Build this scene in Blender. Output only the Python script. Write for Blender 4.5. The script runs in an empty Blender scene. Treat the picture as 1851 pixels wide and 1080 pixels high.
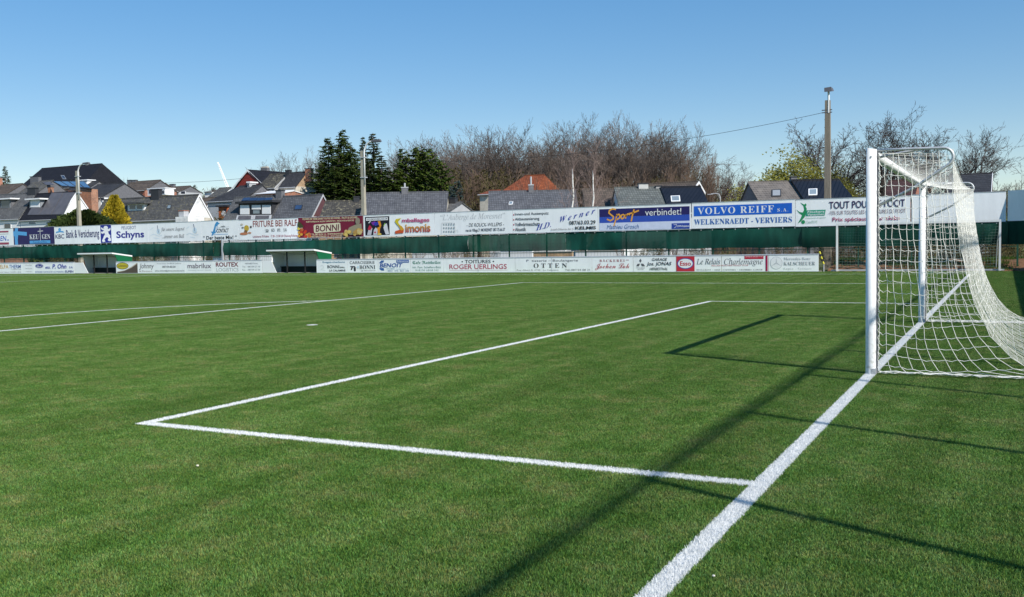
import bpy, bmesh, math, random
from math import sin, cos, pi, radians, sqrt, atan2
from mathutils import Vector, Matrix
R = random.Random(7)
sc = bpy.context.scene
COL = sc.collection

# ------------------------------------------------------------------ camera
CAM = (1.3471, -11.4543, 1.5274)
YAW, PIT, ROLL, FPX = 0.478302, -0.054727, -0.016952, 1721.08
PW, PH = 1851.0, 1080.0
cam = bpy.data.cameras.new('camera')
cam.sensor_width = 36.0
cam.lens = FPX / PW * 36.0
cam.clip_start = 0.05
cam.clip_end = 6000
camo = bpy.data.objects.new('camera', cam)
COL.objects.link(camo)
_f = Vector((-sin(YAW) * cos(PIT), cos(YAW) * cos(PIT), sin(PIT)))
_r = Vector((cos(YAW), sin(YAW), 0))
_u = _r.cross(_f)
_r2 = _r * cos(ROLL) + _u * sin(ROLL)
_u2 = -_r * sin(ROLL) + _u * cos(ROLL)
# columns of the camera matrix: right, up, back
ROLLSIGN = 1
M3 = Matrix((( _r2.x, _u2.x, -_f.x), (_r2.y, _u2.y, -_f.y), (_r2.z, _u2.z, -_f.z)))
camo.matrix_world = Matrix.Translation(Vector(CAM)) @ M3.to_4x4()
sc.camera = camo

# ------------------------------------------------------------------ sky, sun, exposure
SUN_EL, SUN_AZ = radians(39.6), atan2(0.9216, -0.388)      # azimuth measured from +Y towards +X
w = bpy.data.worlds.new('World')
sc.world = w
w.use_nodes = True
nt = w.node_tree
nt.nodes.clear()
sky = nt.nodes.new('ShaderNodeTexSky')
sky.sky_type = 'NISHITA'
sky.sun_disc = False
sky.sun_elevation = SUN_EL
sky.sun_rotation = SUN_AZ
sky.altitude = 400
sky.air_density = 1.0
sky.dust_density = 0.0
sky.ozone_density = 2.2
hs = nt.nodes.new('ShaderNodeHueSaturation')
hs.inputs['Saturation'].default_value = 1.85
hs.inputs['Hue'].default_value = 0.506
gm = nt.nodes.new('ShaderNodeGamma')
gm.inputs[1].default_value = 0.57
nt.links.new(sky.outputs[0], gm.inputs[0])
nt.links.new(gm.outputs[0], hs.inputs['Color'])
bg = nt.nodes.new('ShaderNodeBackground')
bg.inputs['Strength'].default_value = 0.19
wo = nt.nodes.new('ShaderNodeOutputWorld')
nt.links.new(hs.outputs[0], bg.inputs[0])
nt.links.new(bg.outputs[0], wo.inputs[0])
sun = bpy.data.lights.new('sun', 'SUN')
sun.energy = 4.2
sun.angle = radians(0.53)
sun.color = (1.0, 0.955, 0.88)
suno = bpy.data.objects.new('sun', sun)
COL.objects.link(suno)
SUN_DIR = Vector((cos(SUN_EL) * 0.9216, cos(SUN_EL) * -0.388, sin(SUN_EL))).normalized()
suno.rotation_euler = SUN_DIR.to_track_quat('Z', 'Y').to_euler()
suno.location = (30, -10, 40)
sc.view_settings.view_transform = 'Standard'
sc.view_settings.look = 'None'
sc.view_settings.exposure = 0.50
sc.view_settings.gamma = 1.0
sc.cycles.max_bounces = 8
sc.cycles.transparent_max_bounces = 24

# ------------------------------------------------------------------ measuring helpers (photo pixel -> point of the place)
def ray(u, v):
    x = (u - PW / 2) / FPX
    z = -(v - PH / 2) / FPX
    return _f + _r2 * x + _u2 * z
def at(u, v, Y):
    d = ray(u, v)
    t = (Y - CAM[1]) / d.y
    return Vector(CAM) + d * t
def at_z(u, v, z):
    d = ray(u, v)
    t = (z - CAM[2]) / d.z
    return Vector(CAM) + d * t
def hit(u, v, p, n):
    d = ray(u, v)
    t = (Vector(p) - Vector(CAM)).dot(n) / d.dot(n)
    return Vector(CAM) + d * t

# ------------------------------------------------------------------ materials
def mat(name, col, rough=0.7, var=0.12, scale=3.0, spec=0.3, metal=0.0, stretch=None):
    m = bpy.data.materials.new(name)
    m.use_nodes = True
    n = m.node_tree
    b = n.nodes['Principled BSDF']
    b.inputs['Roughness'].default_value = rough
    b.inputs['Specular IOR Level'].default_value = spec
    b.inputs['Metallic'].default_value = metal
    if var <= 0:
        b.inputs['Base Color'].default_value = (*col, 1)
        return m
    g = n.nodes.new('ShaderNodeNewGeometry')
    no = n.nodes.new('ShaderNodeTexNoise')
    no.inputs['Scale'].default_value = scale
    no.inputs['Detail'].default_value = 5
    no.inputs['Roughness'].default_value = 0.65
    src = g.outputs['Position']
    if stretch:
        mp = n.nodes.new('ShaderNodeMapping')
        mp.inputs['Scale'].default_value = stretch
        n.links.new(src, mp.inputs[0])
        src = mp.outputs[0]
    n.links.new(src, no.inputs['Vector'])
    cr = n.nodes.new('ShaderNodeValToRGB')
    cr.color_ramp.elements[0].position = 0.3
    cr.color_ramp.elements[1].position = 0.7
    lo = tuple(max(0, c * (1 - var)) for c in col)
    hi = tuple(min(1, c * (1 + var)) for c in col)
    cr.color_ramp.elements[0].color = (*lo, 1)
    cr.color_ramp.elements[1].color = (*hi, 1)
    n.links.new(no.outputs['Fac'], cr.inputs[0])
    n.links.new(cr.outputs[0], b.inputs['Base Color'])
    return m

_mc = {}
def paint(col, rough=0.45):
    k = (tuple(round(c, 3) for c in col), rough)
    if k not in _mc:
        _mc[k] = mat('paint', col, rough, 0.06, 6.0)
    return _mc[k]

# ------------------------------------------------------------------ mesh builder
class MB:
    def __init__(s):
        s.v = []; s.f = []
    def poly(s, pts):
        i = len(s.v)
        s.v += [tuple(p) for p in pts]
        s.f.append(tuple(range(i, i + len(pts))))
    def hexa(s, a):      # a: 8 points, bottom 4 (ccw from above) then top 4
        i = len(s.v)
        s.v += [tuple(p) for p in a]
        for q in ((3, 2, 1, 0), (4, 5, 6, 7), (0, 1, 5, 4), (1, 2, 6, 5), (2, 3, 7, 6), (3, 0, 4, 7)):
            s.f.append(tuple(i + k for k in q))
        return s
    def box(s, x0, x1, y0, y1, z0, z1):
        return s.hexa([(x0, y0, z0), (x1, y0, z0), (x1, y1, z0), (x0, y1, z0), (x0, y0, z1), (x1, y0, z1), (x1, y1, z1), (x0, y1, z1)])
    def slab(s, q, n, t):   # quad / polygon q thickened by t along -n
        q = [Vector(p) for p in q]; n = Vector(n).normalized() * t
        k = len(q); i = len(s.v)
        s.v += [tuple(p) for p in q] + [tuple(p - n) for p in q]
        s.f.append(tuple(range(i, i + k)))
        s.f.append(tuple(range(i + 2 * k - 1, i + k - 1, -1)))
        for a in range(k):
            b = (a + 1) % k
            s.f.append((i + b, i + a, i + k + a, i + k + b))
        return s
    def tube(s, pts, r, n=6, cap=True):
        pts = [Vector(p) for p in pts]
        m = len(pts)
        rs = r if isinstance(r, (list, tuple)) else [r] * m
        i0 = len(s.v)
        up = None
        for k in range(m):
            a = pts[max(0, k - 1)]; b = pts[min(m - 1, k + 1)]
            t = (b - a)
            if t.length < 1e-9: t = Vector((0, 0, 1))
            t.normalize()
            if up is None:
                up = Vector((0, 0, 1)) if abs(t.z) < 0.9 else Vector((1, 0, 0))
            x = up - t * up.dot(t)
            if x.length < 1e-6:
                x = t.orthogonal()
            x.normalize(); up = x
            y = t.cross(x)
            for j in range(n):
                an = 2 * pi * j / n
                s.v.append(tuple(pts[k] + (x * cos(an) + y * sin(an)) * rs[k]))
        for k in range(m - 1):
            for j in range(n):
                a = i0 + k * n + j; b = i0 + k * n + (j + 1) % n
                s.f.append((a, b, b + n, a + n))
        if cap:
            s.f.append(tuple(i0 + j for j in range(n - 1, -1, -1)))
            s.f.append(tuple(i0 + (m - 1) * n + j for j in range(n)))
        return s
    def plate(s, pts, y, t=0.012):    # outline in (x, z), front at y, going back by t
        return s.slab([(p[0], y, p[1]) for p in pts], (0, -1, 0), t)
    def ball(s, c, r, n=8, m=6):
        c = Vector(c); rr = r if isinstance(r, tuple) else (r, r, r)
        i = len(s.v)
        for a in range(m + 1):
            th = pi * a / m
            for b in range(n):
                ph = 2 * pi * b / n
                s.v.append((c.x + rr[0] * sin(th) * cos(ph), c.y + rr[1] * sin(th) * sin(ph), c.z + rr[2] * cos(th)))
        for a in range(m):
            for b in range(n):
                p = i + a * n + b; q = i + a * n + (b + 1) % n
                s.f.append((p, p + n, q + n, q))
        return s

ORG = {}
def mesh_of(mb, name, m, org):
    me = bpy.data.meshes.new(name)
    me.from_pydata([(v[0] - org[0], v[1] - org[1], v[2] - org[2]) for v in mb.v], [], mb.f)
    me.materials.append(m)
    me.update()
    return me
def smooth(o, ang=None):
    for p in o.data.polygons: p.use_smooth = True
    return o
def props(o, label=None, cat=None, group=None, kind=None):
    if label: o['label'] = label
    if cat: o['category'] = cat
    if group: o['group'] = group
    if kind: o['kind'] = kind
    return o
def thing(name, label, cat, loc, group=None):
    o = bpy.data.objects.new(name, None)
    o.empty_display_size = 0.3
    COL.objects.link(o)
    o.location = loc
    ORG[o.name] = Vector(loc)
    return props(o, label, cat, group)
def part(mb, name, m, parent, label=None, sm=False):
    org = ORG[parent.name]
    o = bpy.data.objects.new(name, mesh_of(mb, name, m, org))
    COL.objects.link(o)
    o.parent = parent
    ORG[o.name] = org
    if label: o['label'] = label
    if sm: smooth(o)
    return o
def solo(mb, name, m, label, cat, loc, group=None, kind=None, sm=False):
    o = bpy.data.objects.new(name, mesh_of(mb, name, m, loc))
    COL.objects.link(o)
    o.location = loc
    ORG[o.name] = Vector(loc)
    if sm: smooth(o)
    return props(o, label, cat, group, kind)
def structure(mb, name, m, sm=False):
    o = bpy.data.objects.new(name, mesh_of(mb, name, m, (0, 0, 0)))
    COL.objects.link(o)
    if sm: smooth(o)
    o['kind'] = 'structure'
    return o
def copy_tree(o, loc, rz=0.0, scale=None, label=None, group=None):
    c = o.copy(); COL.objects.link(c)
    c.location = loc
    c.rotation_euler = (0, 0, rz)
    if scale: c.scale = scale if isinstance(scale, tuple) else (scale,) * 3
    if label: c['label'] = label
    if group: c['group'] = group
    for ch in list(o.children):
        d = ch.copy(); COL.objects.link(d); d.parent = c
        for g in list(ch.children):
            e = g.copy(); COL.objects.link(e); e.parent = d
    return c

# ------------------------------------------------------------------ ground and pitch
def zg(x, y):                       # the land behind the pitch climbs slowly
    t = max(0.0, y - 96.0)
    return min(0.085 * t, 13.0) - 0.05
gx = [-3000, -1200, -600, -400, -300, -250, -200, -160, -120, -80, -40, 0, 40, 80, 120, 200, 400, 1200, 3000]
gy = [-1500, -400, -60, 38.6, 60, 96, 105, 115, 130, 145, 160, 180, 200, 220, 249, 300, 500, 1500, 4500]
g = MB()
for y in gy:
    for x in gx:
        g.v.append((x, y, zg(x, y)))
for j in range(len(gy) - 1):
    for i in range(len(gx) - 1):
        a = j * len(gx) + i
        g.f.append((a, a + 1, a + 1 + len(gx), a + len(gx)))
structure(g, 'ground', mat('meadow', (0.085, 0.095, 0.035), 0.9, 0.45, 0.35, 0.1))

GL, TOUCH, HALF = 0.0, 33.9, -48.4

TURF = ((.064, .146, .022), (.094, .188, .036), (.130, .212, .052), (.188, .224, .072), (.28, .25, .105))
def turf_material(name, fibres):
    m = bpy.data.materials.new(name)
    m.use_nodes = True
    n = m.node_tree; N = n.nodes; L = n.links
    b = N['Principled BSDF']
    geo = N.new('ShaderNodeNewGeometry')
    # a little wobble so the edges of the white fibres are ragged
    wn = N.new('ShaderNodeTexNoise'); wn.inputs['Scale'].default_value = 60; wn.inputs['Detail'].default_value = 1
    L.new(geo.outputs['Position'], wn.inputs['Vector'])
    ws = N.new('ShaderNodeVectorMath'); ws.operation = 'MULTIPLY_ADD'
    L.new(wn.outputs['Color'], ws.inputs[0]); ws.inputs[1].default_value = (0.03, 0.03, 0); ws.inputs[2].default_value = (-0.015, -0.015, 0)
    wa = N.new('ShaderNodeVectorMath'); wa.operation = 'ADD'
    L.new(geo.outputs['Position'], wa.inputs[0]); L.new(ws.outputs[0], wa.inputs[1])
    sx = N.new('ShaderNodeSeparateXYZ'); L.new(wa.outputs[0], sx.inputs[0])
    X, Y = sx.outputs[0], sx.outputs[1]
    def mth(op, a, bb=None, c=None):
        q = N.new('ShaderNodeMath'); q.operation = op
        for i, z in enumerate((a, bb, c)):
            if z is None: continue
            if isinstance(z, (int, float)): q.inputs[i].default_value = z
            else: L.new(z, q.inputs[i])
        return q.outputs[0]
    def rect(x0, x1, y0, y1):
        a = mth('COMPARE', X, (x0 + x1) / 2, (x1 - x0) / 2)
        c = mth('COMPARE', Y, (y0 + y1) / 2, (y1 - y0) / 2)
        return mth('MULTIPLY', a, c)
    h = 0.06
    ms = [rect(-h, h, -26.5, TOUCH + h),
          rect(-5.51, 0, -5.5 - h, -5.5 + h), rect(-5.45 - h, -5.45 + h, -5.56, 12.95), rect(-5.51, 0, 12.89 - h, 12.89 + h),
          rect(-16.45 - h, -16.45 + h, -16.51, 23.95), rect(-16.51, 0, 23.89 - h, 23.89 + h), rect(-16.51, 0, -16.45 - h, -16.45 + h),
          rect(-100, 0.06, TOUCH - h, TOUCH + h), rect(HALF - h, HALF + h, -26, TOUCH)]
    dx = mth('ADD', X, 11.06); dy = mth('SUBTRACT', Y, 3.70)
    d = mth('SQRT', mth('ADD', mth('MULTIPLY', dx, dx), mth('MULTIPLY', dy, dy)))
    ring = mth('COMPARE', d, 9.15, h)
    ms.append(mth('MULTIPLY', ring, mth('LESS_THAN', X, -16.45)))
    ms.append(mth('LESS_THAN', d, 0.11))
    tot = ms[0]
    for z in ms[1:]: tot = mth('MAXIMUM', tot, z)
    # pile tone: brushed streaks along the pitch, patches, olive worn tufts, tuft to tuft variation
    def noise(scale, detail, rough, stretch=None, rot=0.0):
        q = N.new('ShaderNodeTexNoise'); q.inputs['Scale'].default_value = scale; q.inputs['Detail'].default_value = detail; q.inputs['Roughness'].default_value = rough
        if stretch:
            p_ = N.new('ShaderNodeMapping'); p_.inputs['Scale'].default_value = stretch; p_.inputs['Rotation'].default_value = (0, 0, rot)
            L.new(geo.outputs['Position'], p_.inputs[0]); L.new(p_.outputs[0], q.inputs['Vector'])
        else: L.new(geo.outputs['Position'], q.inputs['Vector'])
        return q.outputs['Fac']
    def ramp(v, stops):
        c = N.new('ShaderNodeValToRGB'); e = c.color_ramp.elements
        while len(e) < len(stops): e.new(0.5)
        for k, (p_, cc) in enumerate(stops):
            e[k].position = p_; e[k].color = (*cc, 1)
        L.new(v, c.inputs[0]); return c.outputs[0]
    def mixc(a_, b_, mode, f=1.0):
        q = N.new('ShaderNodeMix'); q.data_type = 'RGBA'; q.blend_type = mode; q.inputs[0].default_value = f
        L.new(a_, q.inputs[6]); L.new(b_, q.inputs[7]); return q.outputs[2]
    patch = ramp(noise(2.4, 9, 0.78), [(0.30, TURF[0]), (0.45, TURF[1]), (0.54, TURF[2]), (0.64, TURF[3]), (0.76, TURF[4])])
    broad = ramp(noise(0.30, 4, 0.6, (1.5, 0.5, 1), radians(12)), [(0.32, (.85, .88, .85)), (0.68, (1.14, 1.12, 1.14))])
    strk = ramp(noise(1.0, 3, 0.6, (2.6, 0.10, 1)), [(0.34, (.90, .91, .88)), (0.5, (1, 1, 1)), (0.68, (1.18, 1.16, 1.24))])
    mx = N.new('ShaderNodeMix'); mx.data_type = 'RGBA'; mx.blend_type = 'MULTIPLY'; mx.inputs[0].default_value = 1
    L.new(mixc(patch, broad, 'MULTIPLY'), mx.inputs[6]); L.new(strk, mx.inputs[7])
    col = mx.outputs[2]
    wcol = N.new('ShaderNodeMix'); wcol.data_type = 'RGBA'
    if fibres:
        at_ = N.new('ShaderNodeAttribute'); at_.attribute_name = 'tone'
        mu = N.new('ShaderNodeMix'); mu.data_type = 'RGBA'; mu.blend_type = 'MULTIPLY'; mu.inputs[0].default_value = 1.0
        L.new(col, mu.inputs[6]); L.new(at_.outputs['Color'], mu.inputs[7])
        col = mu.outputs[2]
    L.new(tot, wcol.inputs[0]); L.new(col, wcol.inputs[6]); wcol.inputs[7].default_value = (0.82, 0.82, 0.80, 1)
    L.new(wcol.outputs[2], b.inputs['Base Color'])
    b.inputs['Roughness'].default_value = 0.55 if fibres else 0.9
    b.inputs['Specular IOR Level'].default_value = 0.12 if fibres else 0.05
    if fibres:
        tr = N.new('ShaderNodeBsdfTranslucent'); L.new(wcol.outputs[2], tr.inputs['Color'])
        ms_ = N.new('ShaderNodeMixShader'); ms_.inputs[0].default_value = 0.3
        L.new(b.outputs[0], ms_.inputs[1]); L.new(tr.outputs[0], ms_.inputs[2])
        L.new(ms_.outputs[0], N['Material Output'].inputs['Surface'])
    return m
g = MB(); g.poly([(-112, -32, 0), (9, -32, 0), (9, 38.2, 0), (-112, 38.2, 0)])
structure(g, 'pitch_turf', turf_material('turf_backing', False))

# turf fibres: half-metre mats of upright plastic blades, laid edge to edge over the part of the pitch in view
def turf_mat_mesh(seed, nblades, size):
    r = random.Random(seed)
    vs = []; fs = []; cols = []
    for k in range(nblades):
        x = r.uniform(-size / 2, size / 2); y = r.uniform(-size / 2, size / 2)
        a = r.uniform(0, 2 * pi); w2 = r.uniform(0.0011, 0.0019)
        ht = r.uniform(0.010, 0.020)
        la = r.uniform(0, 2 * pi); ln = ht * abs(r.gauss(0.35, 0.35))
        ax, ay = cos(a) * w2, sin(a) * w2
        lx, ly = cos(la) * ln, sin(la) * ln
        i = len(vs)
        vs += [(x - ax, y - ay, 0), (x + ax, y + ay, 0), (x + ax + lx * .35, y + ay + ly * .35, ht * .62), (x - ax + lx * .35, y - ay + ly * .35, ht * .62),
               (x + ax * .4 + lx, y + ay * .4 + ly, ht), (x - ax * .4 + lx, y - ay * .4 + ly, ht)]
        fs += [(i, i + 1, i + 2, i + 3), (i + 3, i + 2, i + 4, i + 5)]
        t = r.random()
        if t < 0.52: q = r.choice((0.5, 0.75, 1.0, 1.3, 1.7)) * r.uniform(.9, 1.1); c = (q, q, q)
        elif t < 0.70: c = (1.6, 1.2, 1.0)
        elif t < 0.84: c = (0.55, 0.7, 0.8)
        elif t < 0.94: c = (1.3, 1.5, 2.0)
        else: c = (2.3, 1.7, 2.2)
        cols += [c] * 6
    me = bpy.data.meshes.new('turf_mat')
    me.from_pydata(vs, [], fs)
    ca = me.color_attributes.new('tone', 'FLOAT_COLOR', 'POINT')
    fl = []
    for c in cols: fl += [c[0], c[1], c[2], 1]
    ca.data.foreach_set('color', fl)
    return me
TM = 0.5
tm_mat = turf_material('turf_fibre', True)
tcol = bpy.data.collections.new('turf_mats')
for s in range(5):
    me = turf_mat_mesh(100 + s, 7600, TM); me.materials.append(tm_mat)
    tcol.objects.link(bpy.data.objects.new('turf_mat', me))
pts = []
def in_view(x, y):
    dx, dy = x - CAM[0], y - CAM[1]
    dep = dx * _f.x + dy * _f.y
    lat = dx * _r.x + dy * _r.y
    return dep > 1.0 and abs(lat) < 0.56 * dep + 3.0
ny0, ny1 = int(-11 / TM), int(37.9 / TM)
for j in range(ny0, ny1):
    for i in range(int(-98 / TM), int(6 / TM)):
        x, y = (i + .5) * TM, (j + .5) * TM
        if in_view(x, y): pts.append((x, y, 0.0))
tme = bpy.data.meshes.new('turf_fibres'); tme.from_pydata(pts, [], [])
tob = bpy.data.objects.new('turf_fibres', tme); COL.objects.link(tob)
props(tob, 'short green artificial grass fibres with white marking lines covering the pitch', 'grass', None, 'stuff')
ng = bpy.data.node_groups.new('lay_turf', 'GeometryNodeTree')
ng.interface.new_socket('Geometry', in_out='INPUT', socket_type='NodeSocketGeometry')
ng.interface.new_socket('Geometry', in_out='OUTPUT', socket_type='NodeSocketGeometry')
gi = ng.nodes.new('NodeGroupInput'); go = ng.nodes.new('NodeGroupOutput')
mp_ = ng.nodes.new('GeometryNodeMeshToPoints')
iop = ng.nodes.new('GeometryNodeInstanceOnPoints')
ci = ng.nodes.new('GeometryNodeCollectionInfo')
ci.inputs['Collection'].default_value = tcol
ci.inputs['Separate Children'].default_value = True
ci.inputs['Reset Children'].default_value = True
iop.inputs['Pick Instance'].default_value = True
rv = ng.nodes.new('FunctionNodeRandomValue'); rv.data_type = 'INT'
rv.inputs[4].default_value = 0; rv.inputs[5].default_value = 3
mu = ng.nodes.new('ShaderNodeMath'); mu.operation = 'MULTIPLY'; mu.inputs[1].default_value = pi / 2
cx = ng.nodes.new('ShaderNodeCombineXYZ')
ng.links.new(gi.outputs[0], mp_.inputs[0]); ng.links.new(mp_.outputs[0], iop.inputs['Points'])
ng.links.new(ci.outputs[0], iop.inputs['Instance'])
ng.links.new(rv.outputs[2], mu.inputs[0]); ng.links.new(mu.outputs[0], cx.inputs[2])
ng.links.new(cx.outputs[0], iop.inputs['Rotation'])
rv2 = ng.nodes.new('FunctionNodeRandomValue'); rv2.data_type = 'INT'
rv2.inputs[4].default_value = 0; rv2.inputs[5].default_value = 4; rv2.inputs['Seed'].default_value = 5
ng.links.new(rv2.outputs[2], iop.inputs['Instance Index'])
ng.links.new(iop.outputs[0], go.inputs[0])
# ------------------------------------------------------------------ the goal
M_ALU = mat('white_lacquer', (0.78, 0.78, 0.77), 0.32, 0.07, 5.0, 0.5, stretch=(3, 3, .5))
M_TUBE = mat('galvanised_tube', (0.50, 0.51, 0.52), 0.42, 0.15, 14.0, 0.5, 0.3)
def dirty(m, col, z1):
    n = m.node_tree; b = n.nodes['Principled BSDF']; src = b.inputs['Base Color'].links[0].from_socket
    g = n.nodes.new('ShaderNodeNewGeometry'); sx = n.nodes.new('ShaderNodeSeparateXYZ'); n.links.new(g.outputs['Position'], sx.inputs[0])
    mr = n.nodes.new('ShaderNodeMapRange'); n.links.new(sx.outputs[2], mr.inputs[0]); mr.inputs[1].default_value = 0.0; mr.inputs[2].default_value = z1; mr.inputs[3].default_value = .75; mr.inputs[4].default_value = 0.12
    no = n.nodes.new('ShaderNodeTexNoise'); no.inputs['Scale'].default_value = 22; no.inputs['Detail'].default_value = 6; n.links.new(g.outputs['Position'], no.inputs['Vector'])
    cr = n.nodes.new('ShaderNodeValToRGB'); cr.color_ramp.elements[0].position = .5; cr.color_ramp.elements[1].position = .68; n.links.new(no.outputs['Fac'], cr.inputs[0])
    mu = n.nodes.new('ShaderNodeMath'); mu.operation = 'MULTIPLY'; n.links.new(cr.outputs[0], mu.inputs[0]); n.links.new(mr.outputs[0], mu.inputs[1])
    mx = n.nodes.new('ShaderNodeMix'); mx.data_type = 'RGBA'; n.links.new(mu.outputs[0], mx.inputs[0]); n.links.new(src, mx.inputs[6]); mx.inputs[7].default_value = (*col, 1); n.links.new(mx.outputs[2], b.inputs['Base Color'])
dirty(M_ALU, (.36, .36, .29), .7)
M_NET = mat('white_braided_cord', (0.78, 0.765, 0.70), 0.7, 0.1, 5.0, 0.2)
M_BLACK = mat('black_plastic', (0.02, 0.02, 0.022), 0.5, 0.1, 5.0)
GW = 7.44
goal = thing('football_goal', 'white football goal with draped net standing on the goal line', 'goal', (0, 0, 0))
def goal_post(y, sgn):
    m = MB()
    n = 24
    pr = []
    for k in range(n):       # oval section with two flats, like an extruded post
        a = 2 * pi * k / n
        pr.append((0.058 * cos(a), 0.062 * sin(a)))
    i = len(m.v)
    for z, dz in ((0.0, 0), (2.555, 1)):
        for (a, b) in pr:
            m.v.append((a, y + b, z - (0.03 * (b * sgn + 0.06) / 0.12 if dz else 0) * 0.0 + (0.012 * a / 0.058 * -1 if dz else 0)))
    for k in range(n):
        m.f.append((i + k, i + (k + 1) % n, i + n + (k + 1) % n, i + n + k))
    m.f.append(tuple(i + n + k for k in range(n)))
    p = part(m, 'post', M_ALU, goal)
    for f in p.data.polygons: f.use_smooth = len(f.vertices) == 4
    b = MB(); b.tube([(0.0, y - 0.0632 * sgn, 2.46), (0, y - 0.067 * sgn, 2.46)], 0.011, 10)
    part(b, 'bolt', M_TUBE, p)
    b = MB(); b.box(0.015, 0.062, y - 0.066, y + 0.066, 0.0, 0.075)
    part(b, 'foot_plate', mat('weathered_alloy', (0.42, 0.43, 0.44), 0.5, 0.3, 30), p)
    # net channel behind the post
    b = MB(); b.box(0.0585, 0.074, y - 0.012, y + 0.012, 0.02, 2.52)
    part(b, 'net_channel', mat('dark_alloy', (0.16, 0.16, 0.17), 0.45, 0.1, 8), p)
goal_post(0.0, 1); goal_post(GW, -1)
m = MB(); m.tube([(0, 0.0605, 2.497), (0, GW - 0.0605, 2.497)], 0.056, 20)
part(m, 'crossbar', M_ALU, goal, sm=True)

# net supports: a tube leaves the top of the post, bends down and returns to the post as a stay
def arc(c, r, a0, a1, n, y):
    return [(c[0] + r * cos(a0 + (a1 - a0) * k / n), y, c[1] + r * sin(a0 + (a1 - a0) * k / n)) for k in range(n + 1)]
for y in (0.0, GW):
    m = MB()
    pts_ = [(0.06, y, 2.535), (0.35, y, 2.53)] + arc((0.735, 2.42), 0.10, pi / 2, -pi * 0.30, 9, y) + [(0.45, y, 2.105), (0.062, y, 1.91)]
    m.tube(pts_, 0.0165, 10)
    part(m, 'net_support', M_TUBE, goal, sm=True)
    m = MB(); m.tube([(0.06, y + (0.02 if y < 1 else -0.02), 2.455), (0.30, y + (0.1 if y < 1 else -0.1), 2.50), (0.55, y + (0.04 if y < 1 else -0.04), 2.53)], 0.014, 8)
    part(m, 'stay', M_TUBE, goal, sm=True)

# --- net.  Back profile (x, z) from the support down to the ground and out behind
PROF = [(0.835, 2.40), (0.838, 2.20), (0.845, 2.02), (0.875, 1.75), (0.913, 1.479), (0.981, 1.118), (1.04, 0.90), (1.125, 0.669), (1.26, 0.42), (1.43, 0.235), (1.62, 0.12), (1.9, 0.05), (2.25, 0.03)]
def resample(P, step):
    out = [P[0]]; acc = 0.0
    for a, b in zip(P, P[1:]):
        L = sqrt((a[0] - b[0]) ** 2 + (a[1] - b[1]) ** 2); s0 = 0.0
        while acc + (L - s0) >= step:
            s0 += step - acc; acc = 0.0
            t = s0 / L
            out.append((a[0] + (b[0] - a[0]) * t, a[1] + (b[1] - a[1]) * t))
        acc += L - s0
    return out
CELL = 0.118
prof = resample(PROF, CELL)
rn = random.Random(3)
CR = 0.0019
# back panel: rows hang in shallow scallops between the two supports
NB = 52
def back_pt(i, j):
    x, z = prof[i]
    t = j / NB
    s = sin(pi * t)
    d = i / (len(prof) - 1)
    sag = 0.10 * s * (1 - d) ** 1.2
    x2 = x + 0.05 * s * sin(pi * min(1, d * 1.3)) - 0.03 * s
    h = ((i * 73 + j * 37) % 17) / 17.0
    return Vector((x2 + 0.010 * (h - .5), GW * t, max(0.012 + 0.03 * h, z - sag + 0.012 * (((i * 31 + j * 11) % 13) / 13.0 - .5))))
m = MB()
for i in range(len(prof)):
    m.tube([back_pt(i, j) for j in range(NB + 1)], CR, 3, False)
for j in range(NB + 1):
    m.tube([back_pt(i, j) for i in range(len(prof))], CR, 3, False)
part(m, 'back_net', M_NET, goal)
# top panel: crossbar to the rope between the supports
NT = 11
def top_pt(i, j):
    t = i / NT; q = j / NB
    s = sin(pi * q)
    return Vector((0.02 + (0.815 + 0.02 - 0.03 * s) * t, GW * q, 2.545 - 0.10 * t - 0.045 - (0.10 * s) * t - 0.05 * sin(pi * t) * min(1, 6 * q, 6 * (1 - q)) + 0.045 * (1 - s) * t * (1 if (q < .02 or q > .98) else 0)))
m = MB()
for i in range(NT + 1):
    m.tube([top_pt(i, j) for j in range(NB + 1)], CR, 3, False)
for j in range(NB + 1):
    m.tube([top_pt(i, j) for i in range(NT + 1)], CR, 3, False)
part(m, 'top_net', M_NET, goal)
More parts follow.
